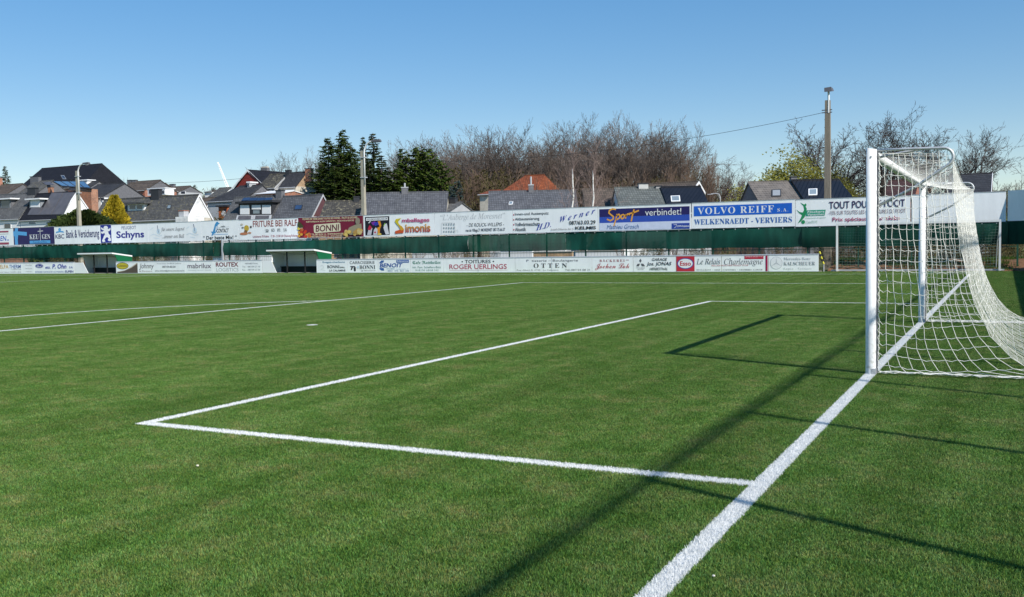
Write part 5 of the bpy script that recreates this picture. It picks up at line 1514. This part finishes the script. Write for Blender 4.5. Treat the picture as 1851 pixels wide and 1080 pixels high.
F_YEW = foliage('yew_needles', (0.044, 0.08, 0.013), (0.18, 0.225, 0.038))
F_GOLD = foliage('golden_cypress_sprays', (0.30, 0.24, 0.02), (0.75, 0.56, 0.04), 3.0)
F_BUSH = foliage('dark_evergreen_leaves', (0.025, 0.045, 0.010), (0.10, 0.125, 0.03))
F_WILLOW = foliage('spring_buds', (0.26, 0.26, 0.055), (0.52, 0.48, 0.13), 1.0, .5)
F_BLUE = foliage('blue_spruce_needles', (0.045, 0.075, 0.070), (0.13, 0.17, 0.16))
F_IVY = foliage('olive_ivy', (0.045, 0.04, 0.012), (0.13, 0.10, 0.03))

def rdir(r, d, ang):
    d = Vector(d).normalized(); o = d.orthogonal().normalized(); o2 = d.cross(o); a = r.uniform(0, 2 * pi)
    return (d * cos(ang) + (o * cos(a) + o2 * sin(a)) * sin(ang)).normalized()
def bare_tree(seed, H=20.0, r0=.32, fork=.32, spread=.55, up=.10, gnarl=.10, nl=(9, 7, 6, 5), ratio=(.52, .50, .52, .5), twig=.016, trunks=1, lean=0, top=1.0):
    r = random.Random(seed); T, C = MB(), MB(); ends = []
    def grow(p, d, L, rad, lev):
        nseg = 7 if lev == 0 else (5 if lev == 1 else (4 if lev == 2 else (3 if lev == 3 else 2)))
        pts = [p.copy()]; q = p.copy(); dd = d.copy()
        for k in range(nseg):
            dd = (dd + Vector((r.gauss(0, 1), r.gauss(0, 1), r.gauss(0, .7))) * gnarl * (0.5 if lev == 0 else 1.25) + Vector((0, 0, up * (1 if lev < 3 else .8)))).normalized()
            q = q + dd * (L / nseg); pts.append(q.copy())
        end = .42 if lev == 0 else .25
        rs = [max(twig * .6, rad * (1 - (1 - end) * k / nseg)) for k in range(nseg + 1)]
        if lev == 0: rs[0] *= 1.35
        (T if lev == 0 else C).tube(pts, rs, 7 if lev == 0 else (5 if lev == 1 else (4 if lev == 2 else 3)), lev < 2)
        if lev >= len(nl): ends.append(q); return
        n = max(2, int(nl[lev] * r.uniform(.8, 1.2)))
        f0 = fork if lev == 0 else .22
        for k in range(n):
            t = f0 + (1 - f0) * ((k + r.uniform(.1, .9)) / n)
            if k >= n - 2: t = r.uniform(.92, 1.0)
            x = t * nseg; i = min(nseg - 1, int(x)); pp = pts[i] + (pts[i + 1] - pts[i]) * (x - i)
            base = (pts[i + 1] - pts[i]).normalized()
            nd = rdir(r, base, r.uniform(spread * .55, spread * 1.25) if k < n - 2 else r.uniform(.1, spread * .6))
            ll = L * ratio[lev] * r.uniform(.7, 1.15) * ((1.15 - .35 * t) if lev == 0 else 1)
            grow(pp, nd, ll, max(twig, rs[i] * r.uniform(.42, .62)), lev + 1)
    for k in range(trunks):
        a = 2 * pi * k / max(1, trunks) + r.uniform(-.4, .4)
        d = Vector((cos(a) * lean, sin(a) * lean, 1)).normalized()
        grow(Vector((cos(a) * .25 * (trunks > 1), sin(a) * .25 * (trunks > 1), -.3)), d, H * .62 * top * r.uniform(.9, 1.05), r0 * (1 if k == 0 else .8), 0)
    return T, C, ends
def add_tone(o, f=None, seed=0):
    r = random.Random(seed); me = o.data
    ca = me.color_attributes.new('tone', 'FLOAT_COLOR', 'CORNER'); fl = []
    for p in me.polygons:
        v = r.uniform(-.22, .28); fl += [v, v, v, 1] * len(p.vertices)
    ca.data.foreach_set('color', fl)
def maxz(*mbs): return max(v[2] for mb in mbs for v in mb.v)
def proto(name, cat, T, C, mt, mc, leaves=None, ml=None):
    o = bpy.data.objects.new(name, None); COL.objects.link(o); ORG[o.name] = Vector((0, 0, 0)); props(o, None, cat)
    part(T, 'trunk', mt, o)
    if C and C.v: part(C, 'crown', mc, o)
    if leaves:
        l = part(leaves, 'foliage', ml, o); add_tone(l)
    o['h'] = maxz(*[b for b in (T, C, leaves) if b and b.v])
    return o
used_protos = set()
def put(pr, u, vtop, Y, label, group=None, rz=None, wide=1.0, zb=None, dx=0):
    p = at(u, vtop, Y); zb = zg(p.x, Y) if zb is None else zb
    s = (p.z - zb) / pr['h']
    rz = R.uniform(0, 6.28) if rz is None else rz
    if pr.name in used_protos:
        o = copy_tree(pr, (p.x + dx, Y, zb), rz, (s * wide, s * wide, s))
    else:
        used_protos.add(pr.name); o = pr
        o.location = (p.x + dx, Y, zb); o.rotation_euler = (0, 0, rz); o.scale = (s * wide, s * wide, s)
    props(o, label, None, group)
    if not group and 'group' in o: del o['group']
    return o
def leaf_quads(mb, r, c, n, spread, size, droop=0.0, flat=.6):
    for _ in range(n):
        p = Vector(c) + Vector((r.gauss(0, spread), r.gauss(0, spread), r.gauss(0, spread * flat)))
        a = Vector((r.uniform(-1, 1), r.uniform(-1, 1), r.uniform(-1, 1) - droop)).normalized() * size * r.uniform(.6, 1.3)
        b = a.orthogonal().normalized() * size * r.uniform(.25, .5)
        mb.poly([p - b, p + a * .5 - b * .2, p + a, p + b])
def spruce(seed, H=18.0, wb=3.6, n_wh=36, per=8, droop=.35, full=.12, size=.42, power=.8):
    r = random.Random(seed); T, C, Lf = MB(), MB(), MB()
    T.tube([(0, 0, -.3), (r.uniform(-.1, .1), 0, H * .5), (0, r.uniform(-.1, .1), H)], [H * .017, H * .011, .02], 7)
    for k in range(n_wh):
        t = (k + .5) / n_wh; z = H * (full + (1 - full) * t)
        Lb = wb * (1 - t) ** power * r.uniform(.75, 1.15) + .18
        for j in range(max(4, int(per * (1 - .45 * t)))):
            a = r.uniform(0, 2 * pi); L = Lb * r.uniform(.65, 1.15)
            tip = Vector((cos(a) * L, sin(a) * L, z - droop * L + L * .12 * (t > .6) + r.uniform(-.2, .2)))
            b = Vector((0, 0, z)); mid = b + (tip - b) * .55 + Vector((0, 0, -.06 * L))
            tip.z += .12 * L
            if j % 2 == 0: C.tube([b, mid, tip], [.035, .022, .01], 3, False)
            m = max(8, int(L * 20))
            for q in range(m):
                f = .18 + .82 * (q + r.random()) / m
                p = (b + (mid - b) * (f / .55)) if f < .55 else (mid + (tip - mid) * ((f - .55) / .45))
                out = Vector((cos(a), sin(a), 0)); sd = Vector((-sin(a), cos(a), 0)) * r.choice((-1, 1))
                s = size * r.uniform(.6, 1.25) * (1.15 - .45 * f)
                e = p + (sd * r.uniform(.35, 1) + out * r.uniform(.2, .8) + Vector((0, 0, r.uniform(-.75, .1)))).normalized() * s
                w_ = (e - p).cross(Vector((r.uniform(-.5, .5), r.uniform(-.5, .5), 1))).normalized() * s * .26
                Lf.poly([p - w_ * .4, p + (e - p) * .5 - w_, e, p + (e - p) * .5 + w_])
    return T, C, Lf
def column_bush(seed, H, wb, prof, n, size, upw=.9, stems=5):
    """dense evergreen of upright sprays; prof(t) gives the relative radius at height t"""
    r = random.Random(seed); T, C, Lf = MB(), MB(), MB()
    T.tube([(0, 0, -.2), (0, 0, H * .6)], [.14, .05], 6)
    lob = [(r.uniform(0, 6.28), r.uniform(.05, .95), r.uniform(.7, 1.2)) for _ in range(26)]
    for k in range(n):
        t = r.random() ** .85; a = r.uniform(0, 2 * pi)
        bump = 1.0
        for (la, lt, lr) in lob:
            da = abs((a - la + pi) % (2 * pi) - pi); d2 = (da / .55) ** 2 + ((t - lt) / .12) ** 2
            if d2 < 1: bump += .16 * (1 - d2) * lr
        rad = wb * prof(t) * bump * (1 - .55 * r.random() ** 3)
        p = Vector((cos(a) * rad, sin(a) * rad, .05 + H * t))
        s = size * r.uniform(.6, 1.4)
        d = Vector((cos(a) * r.uniform(.2, .9), sin(a) * r.uniform(.2, .9), upw * r.uniform(.3, 1.2))).normalized() * s
        w_ = d.cross(Vector((r.gauss(0, 1), r.gauss(0, 1), r.gauss(0, .5)))).normalized() * s * r.uniform(.2, .4)
        Lf.poly([p - w_ * .5, p + d * .5 - w_, p + d, p + d * .5 + w_])
    for k in range(stems):
        a = r.uniform(0, 6.28); C.tube([(0, 0, .2), (cos(a) * wb * .3, sin(a) * wb * .3, H * .35), (cos(a) * wb * .4, sin(a) * wb * .4, H * .7)], [.06, .04, .015], 4, False)
    return T, C, Lf

# --- prototypes (each moves to its first place; later places are copies)
PB = []
for sd, kw in ((1, dict(spread=.78, up=.03, fork=.45)), (2, dict(spread=.90, up=.025, fork=.40)), (3, dict(spread=.70, up=.035, fork=.5)), (4, dict(spread=.80, up=.028, fork=.42, trunks=2, lean=.2))):
    T, C, e = bare_tree(40 + sd, 20, .40, nl=(9, 7, 5, 5, 4), ratio=(.82, .55, .52, .5, .5), top=.74, gnarl=.075, twig=.017, **kw)
    PB.append(proto('bare_tree', 'tree', T, C, K_DARK, (K_TWIG, K_DTW, K_TWIG, K_DTW)[sd - 1]))
T, C, e = bare_tree(61, 16, .16, fork=.06, spread=.34, up=.16, trunks=7, lean=.34, nl=(7, 5, 5, 4, 3), ratio=(.5, .5, .5, .5, .5), gnarl=.06, twig=.012)
P_VASE = proto('bare_tree', 'tree', T, C, K_RED, K_RED)
POAK = []
for sd in (71, 72):
    T, C, e = bare_tree(sd, 15, .46, fork=.22, spread=.85, up=.045, gnarl=.20, nl=(9, 8, 6, 5, 4), ratio=(.80, .58, .52, .5, .5), twig=.016, top=.70)
    POAK.append(proto('oak_tree', 'tree', T, C, K_DARK, K_DARK))
T, C, e = bare_tree(81, 12, .17, fork=.22, spread=.62, up=.03, gnarl=.13, nl=(15, 5, 5, 4), ratio=(.30, .55, .6, .7), twig=.009, top=1.35)
T2 = T
P_BIRCH = proto('birch_tree', 'tree', T, C, K_BIRCH, K_BTW)
T, C, e = bare_tree(91, 11, .30, fork=.2, spread=.8, up=.06, gnarl=.16, nl=(7, 6, 6, 4), ratio=(.75, .56, .52, .5), top=.7)
rl = random.Random(9); LW = MB()
for p in e[::1]:
    leaf_quads(LW, rl, p, 12, .40, .20)
P_WIL = proto('budding_tree', 'tree', T, C, K_DARK, K_OLIVE, LW, F_WILLOW)
T, C, e = bare_tree(95, 4, .05, fork=.03, spread=.42, up=.10, trunks=7, lean=.45, nl=(6, 5, 4), ratio=(.55, .55, .55), twig=.008)
P_SHRUB = proto('bare_shrub', 'shrub', T, C, K_OLIVE, K_RED)
T, C, e = bare_tree(96, 4, .06, fork=.03, spread=.5, up=.08, trunks=6, lean=.5, nl=(6, 5, 4), ratio=(.6, .55, .55), twig=.008); LI = MB()
for p in e: leaf_quads(LI, rl, p, 2, .12, .15)
P_IVY = proto('shrub', 'shrub', T, C, K_OLIVE, K_OLIVE, LI, F_IVY)
P_SP1 = proto('spruce_tree', 'conifer', *(lambda q: (q[0], q[1]))(spruce(1)), K_GREY, K_DARK, None) if False else None
def pcon(name, q, ml, cat='conifer'): return proto(name, cat, q[0], q[1], K_GREY, K_DARK, q[2], ml)
P_S = [pcon('spruce_tree', spruce(11, 19, 4.6, 46, 14, power=.62, size=.46), F_SPRUCE), pcon('spruce_tree', spruce(12, 18, 3.2, 42, 12, droop=.3, size=.44), F_SPRUCE2)]
P_Y = [pcon('broad_conifer', spruce(21, 12, 3.6, 36, 12, droop=.15, full=.0, size=.46, power=.42), F_YEW), pcon('broad_conifer', spruce(22, 12, 2.8, 34, 11, droop=.15, full=.0, size=.44, power=.6), F_YEW)]
P_G = pcon('golden_cypress', column_bush(23, 5.6, 1.75, lambda t: max(.03, (1 - t) ** .75) * (.86 + .14 * min(1, t * 6)), 9000, .30), F_GOLD)
P_B = pcon('evergreen_bush', column_bush(24, 4, 2.6, lambda t: sqrt(max(0.02, 1 - (t * 1.02) ** 2.2)), 8000, .34, upw=.5), F_BUSH, 'bush')
P_BL = pcon('blue_spruce', spruce(31, 9, 2.5, 26, 8, size=.4), F_BLUE)

# --- conifers and gardens
put(P_G, 206, 350, 56, 'golden yellow conical conifer rising above the small grey capitals sign', wide=1.0)
put(P_B, 150, 376, 52, 'round dark evergreen bush beside the left lamp post', wide=1.0)
put(P_B, 124, 390, 51, 'smaller dark evergreen bush under the white gable at left', wide=.9)
put(P_B, 178, 396, 53, 'low dark evergreen bush left of the golden conifer', wide=1.0)
put(P_S[0], 620, 234, 112, 'tallest dense green spruce left of the middle lamp post', wide=1.0)
put(P_S[0], 593, 249, 114, 'dense green spruce at the left flank of the tallest spruce', wide=1.15)
put(P_S[0], 604, 300, 106, 'lower broad green spruce in front of the two tall ones', wide=1.5)
put(P_S[0], 640, 290, 107, 'lower dark green spruce right below the tallest spruce', wide=1.2)
put(P_S[0], 580, 296, 110, 'lower green spruce at the left edge of the conifer group', wide=1.3)
put(P_S[0], 612, 268, 109, 'middle height green spruce just left of the tallest spruce', wide=1.2)
put(P_S[0], 634, 264, 110, 'green spruce just right of the tallest spruce', wide=1.2)
put(P_S[1], 668, 296, 108, 'lower dark spruce right of the middle lamp post', wide=1.7)
put(P_Y[1], 688, 306, 107, 'low dark conifer between the open dark spruce and the slate chimney', wide=1.5)
put(P_S[1], 655, 247, 113, 'slim dark spruce directly behind the middle lamp post', wide=.9)
put(P_S[1], 674, 240, 116, 'open dark spruce right of the middle lamp post', wide=1.25)
put(P_S[1], 690, 280, 112, 'smaller dark spruce behind the slate chimney', wide=1.5)
put(P_Y[1], 728, 268, 108, 'narrow pointed conifer at the left of the broad conifer group', wide=1.0)
put(P_Y[0], 752, 264, 109, 'tall broad conifer just right of the slate chimney', wide=.9)
put(P_Y[0], 772, 266, 110, 'bushy broad conifer behind the middle of the wide bungalow roof', wide=.95)
put(P_Y[0], 795, 288, 107, 'lower conifer at the right of the broad conifer group', wide=1.0)
put(P_Y[1], 712, 305, 106, 'low dark conifer left of the broad conifer group', wide=1.6)
put(P_BL, 826, 326, 101, 'bluish green spruce right of the broad conifers', wide=1.1)
put(P_BL, 815, 336, 103, 'second bluish spruce half hidden by the broad conifers', wide=1.0)
put(P_S[1], 9, 300, 150, 'dark spruce standing over roofs at the far left edge', wide=1.0)
put(P_S[1], 352, 334, 190, 'small distant dark conifer right of the terrace', wide=1.4)
put(P_S[1], 386, 339, 175, 'small distant dark conifer left of the crane', wide=1.6)
put(P_IVY, 372, 341, 170, 'distant olive shrub between the two small dark conifers', wide=1.5)
put(P_IVY, 345, 341, 175, 'distant olive shrub at the end of the terrace', wide=1.5)
put(P_SHRUB, 397, 336, 185, 'distant reddish bare tree left of the crane', wide=1.2)
put(P_SHRUB, 48, 334, 180, 'distant reddish bare tree left of the black hall roof', wide=1.3)
put(PB[2], 197, 303, 175, 'small bare tree right of the black hall roof', wide=.9)
put(P_IVY, 388, 376, 95, 'olive brown bush between the white sided gable and the orange annex', wide=.75)
put(P_IVY, 378, 385, 94, 'lower olive brown bush beside the white sided gable', wide=.8)

# --- the wood
rs0 = random.Random(31)
WG, WL = 'bare trees of the wood', 'tall bare grey brown tree in the wood behind the bungalow roofs'
for i, (u, v, Y, k, wd) in enumerate([(704, 262, 150, 0, 1), (742, 250, 150, 1, 1), (785, 250, 150, 1, 1), (815, 262, 140, 2, 1), (838, 246, 135, 2, 1), (862, 236, 140, 0, 1), (888, 232, 135, 3, 1), (915, 236, 138, 1, 1), (940, 242, 140, 0, 1.), (968, 246, 145, 3, .95), (992, 240, 140, 2, 1),
        (1015, 230, 138, 0, .9), (1040, 228, 142, 1, .9), (1070, 218, 136, 0, .9), (1095, 214, 132, 3, .95), (1118, 222, 140, 2, 1), (1145, 206, 128, 2, 1.05), (1172, 226, 134, 0, 1), (1198, 234, 130, 1, .9), (1220, 236, 134, 3, .85), (1242, 236, 138, 2, .9)]):
    put(PB[k], u, v - 13, Y, WL, WG, wide=wd * 1.15)
for i, (u, v, k) in enumerate([(720, 275, 1), (760, 268, 0), (800, 270, 3), (828, 262, 1), (850, 258, 3), (878, 256, 2), (900, 252, 0), (928, 256, 1), (955, 262, 3), (980, 256, 0), (1005, 252, 2), (1030, 248, 3), (1058, 244, 1), (1085, 240, 0), (1110, 240, 1), (1133, 238, 3), (1160, 244, 1), (1188, 252, 0), (1212, 262, 2)]):
    put(PB[k], u, v - 10, 172 + 3 * (i % 4), WL, WG, wide=1.2)
put(P_VASE, 1262, 262, 118, 'reddish vase shaped bare tree at the right end of the wood', wide=.95)
put(PB[3], 1300, 282, 122, 'low leaning bare tree right of the reddish vase shaped tree', wide=1.3)
put(P_VASE, 1322, 318, 124, 'small reddish bare tree between the wood and the budding tree', wide=1.1)
put(P_BIRCH, 1018, 233, 74, 'left birch with white trunk in front of the slate chimney bungalow', wide=.8)
put(P_BIRCH, 1056, 238, 74, 'right birch with leaning white trunk in front of the brown roof', wide=.8, rz=2.2)
for (u, v, w_) in ((520, 272, .95), (552, 262, .95), (496, 284, .9), (575, 266, 1)):
    put(PB[{520: 1, 552: 0, 496: 3, 575: 2}[u]], u, v, 190, 'pale distant bare tree on the skyline behind the upper houses', 'pale trees on the skyline', wide=w_)
for (u, v, k, l) in ((858, 352, 0, 'olive shrub in the gap left of the small skylight bungalow'), (872, 346, 1, 'brownish shrub against the left end of the small skylight bungalow'), (900, 300, 1, 'ivy clad tree behind the left end of the bungalow'), (1330, 336, 0, 'brown bare shrub left of the taupe roof'), (1316, 348, 1, 'olive shrub beside the street lamp'), (1085, 318, 0, 'reddish bare shrub behind the right birch'), (1105, 322, 0, 'reddish bare shrub over the brown roof'), (1210, 318, 0, 'reddish shrub behind the corrugated roof'), (820, 306, 0, 'reddish bare shrub right of the broad conifers'), (935, 300, 0, 'reddish shrub behind the terracotta roof'), (1000, 306, 0, 'reddish shrub right of the terracotta roof'), (850, 310, 0, 'reddish shrub behind the blue spruce')):
    put((P_SHRUB, P_IVY)[k], u, v, 100 if v > 340 else 118, l, wide=(1.0 if v > 340 else .8))
put(P_SHRUB, 986, 312, 100, 'bare shrub in front of the right side of the terracotta roof', wide=.8)
put(P_SHRUB, 1003, 318, 99, 'bare shrub just right of the terracotta roof', wide=.8)
put(P_WIL, 1402, 260, 104, 'yellow green budding tree left of the tall square pole', wide=1.35)
put(P_WIL, 1450, 284, 106, 'smaller yellow green budding tree behind the tall square pole', wide=1.0)
put(P_WIL, 1530, 290, 106, 'budding tree between the tall pole and the near goal post', wide=.9)
put(POAK[0], 1482, 206, 112, 'large spreading oak behind the tall square pole', wide=1.15)
put(POAK[1], 1590, 198, 112, 'large spreading oak above the near goal post', wide=1.2)
put(POAK[0], 1672, 206, 118, 'spreading oak above the goal net', wide=1.05, rz=1.0)
put(POAK[1], 1742, 218, 114, 'rightmost spreading oak above the white gable', wide=1.0, rz=2.5)
put(POAK[0], 1640, 262, 112, 'lower oak between the two goal posts', wide=1.0, rz=4.1)
put(P_SHRUB, 1822, 330, 150, 'reddish distant bare tree at the right edge', wide=1.5)
put(P_SHRUB, 1838, 336, 155, 'lower reddish distant bare tree at the right edge', wide=1.5)
put(P_SHRUB, 1640, 334, 96, 'dark reddish shrub seen between the goal posts', wide=1.6)

UG, UL = 'undergrowth of the wood', 'brown bare undergrowth shrub at the foot of the wood'
for k in range(30):
    u = 825 + 16.5 * k + rs0.uniform(-6, 6)
    put(P_SHRUB if k % 3 else P_IVY, u, rs0.uniform(292, 326), rs0.uniform(119, 130), UL, UG, wide=rs0.uniform(.7, 1.0))
# --- hedges, shrubs and bank seen under the windbreak
SG, SL = 'bare shrubs seen under the windbreak', 'low tangled bare shrub seen in the gap under the windbreak cloth'
rs_ = random.Random(77)
for u in list(range(60, 480, 21)) + list(range(690, 760, 30)) + list(range(798, 900, 17)) + list(range(1130, 1490, 26)):
    Y = rs_.uniform(43, 50); p = at(u, 460, Y); h_ = rs_.uniform(1.5, 2.2)
    pr = rs_.choice((P_SHRUB, P_SHRUB, P_IVY))
    o = copy_tree(pr, (p.x, Y, -.1), rs_.uniform(0, 6), h_ / pr['h'], SL, SG)
for u in range(1500, 1850, 17):
    Y = rs_.uniform(44, 49); p = at(u, 455, Y); h_ = rs_.uniform(1.7, 2.5)
    o = copy_tree(P_SHRUB if u % 2 else P_IVY, (p.x, Y, -.1), rs_.uniform(0, 6), (h_ / P_SHRUB['h'] * 1.2, h_ / P_SHRUB['h'] * 1.2, h_ / P_SHRUB['h']), 'brown hedge shrub behind the training goal', 'hedge behind the training goal')
bk = MB(); nx, nyb = 60, 8
for j in range(nyb + 1):
    for i in range(nx + 1):
        x = -6.7 + 13 * i / nx; y = 38.95 + 4.5 * j / nyb
        bk.v.append((x, y, -.02 + .52 * min(1, (j / nyb) * 2.0) * (.8 + .2 * sin(i * .9) * cos(i * .37)) + .04 * sin(i * 2.3 + j * 1.7)))
for j in range(nyb):
    for i in range(nx):
        a = j * (nx + 1) + i; bk.f.append((a, a + 1, a + nx + 2, a + nx + 1))
soil = mat('bare_soil', (0.16, 0.085, 0.045), .95, .4, 2.2, .1)
structure(bk, 'earth_bank', soil, True)
rg = random.Random(5); gr = MB()
for k in range(9000):
    x = rg.uniform(-6.6, 6.0); y = 39.0 + 4.3 * rg.random()
    if sin(x * 1.7) + sin(x * .6 + y) + rg.uniform(-.6, .6) < -.1 + (.9 if y < 39.7 else 0): continue
    z = .5 * min(1, (y - 38.95) / 4.5 * 2.0); a = rg.uniform(0, 6.28); h_ = rg.uniform(.06, .16)
    gr.poly([(x - .015, y, z - .02), (x + .015, y, z - .02), (x + cos(a) * .05, y + sin(a) * .05, z + h_)])
gro = solo(gr, 'verge_grass', foliage('verge_grass', (.04, .085, .012), (.11, .17, .03)), 'rough green grass growing on the earth bank behind the training goal', 'grass', (0, 0, 0), None, 'stuff'); add_tone(gro)
for pr in list(PB) + POAK + P_S + P_Y + [P_VASE, P_BIRCH, P_WIL, P_SHRUB, P_IVY, P_G, P_B, P_BL]:
    if 'h' in pr: pass
for o in list(COL.objects):
    if 'h' in o: del o['h']
# small litter on the turf
for (u, v, nm, c, s_) in ((357, 842, 'pale crumb of litter on the turf in front of the goal area corner', (.7, .65, .5), .012), (1290, 1041, 'pale crumb of litter on the turf left of the goal line', (.65, .62, .55), .008)):
    p = at_z(u, v, .02); m = MB(); m.ball(p, (s_, s_ * .8, s_ * .6), 7, 5); solo(m, 'litter', mat('paper', c, .8), nm, 'litter', tuple(p))
tob.modifiers.new('lay_turf', 'NODES').node_group = ng
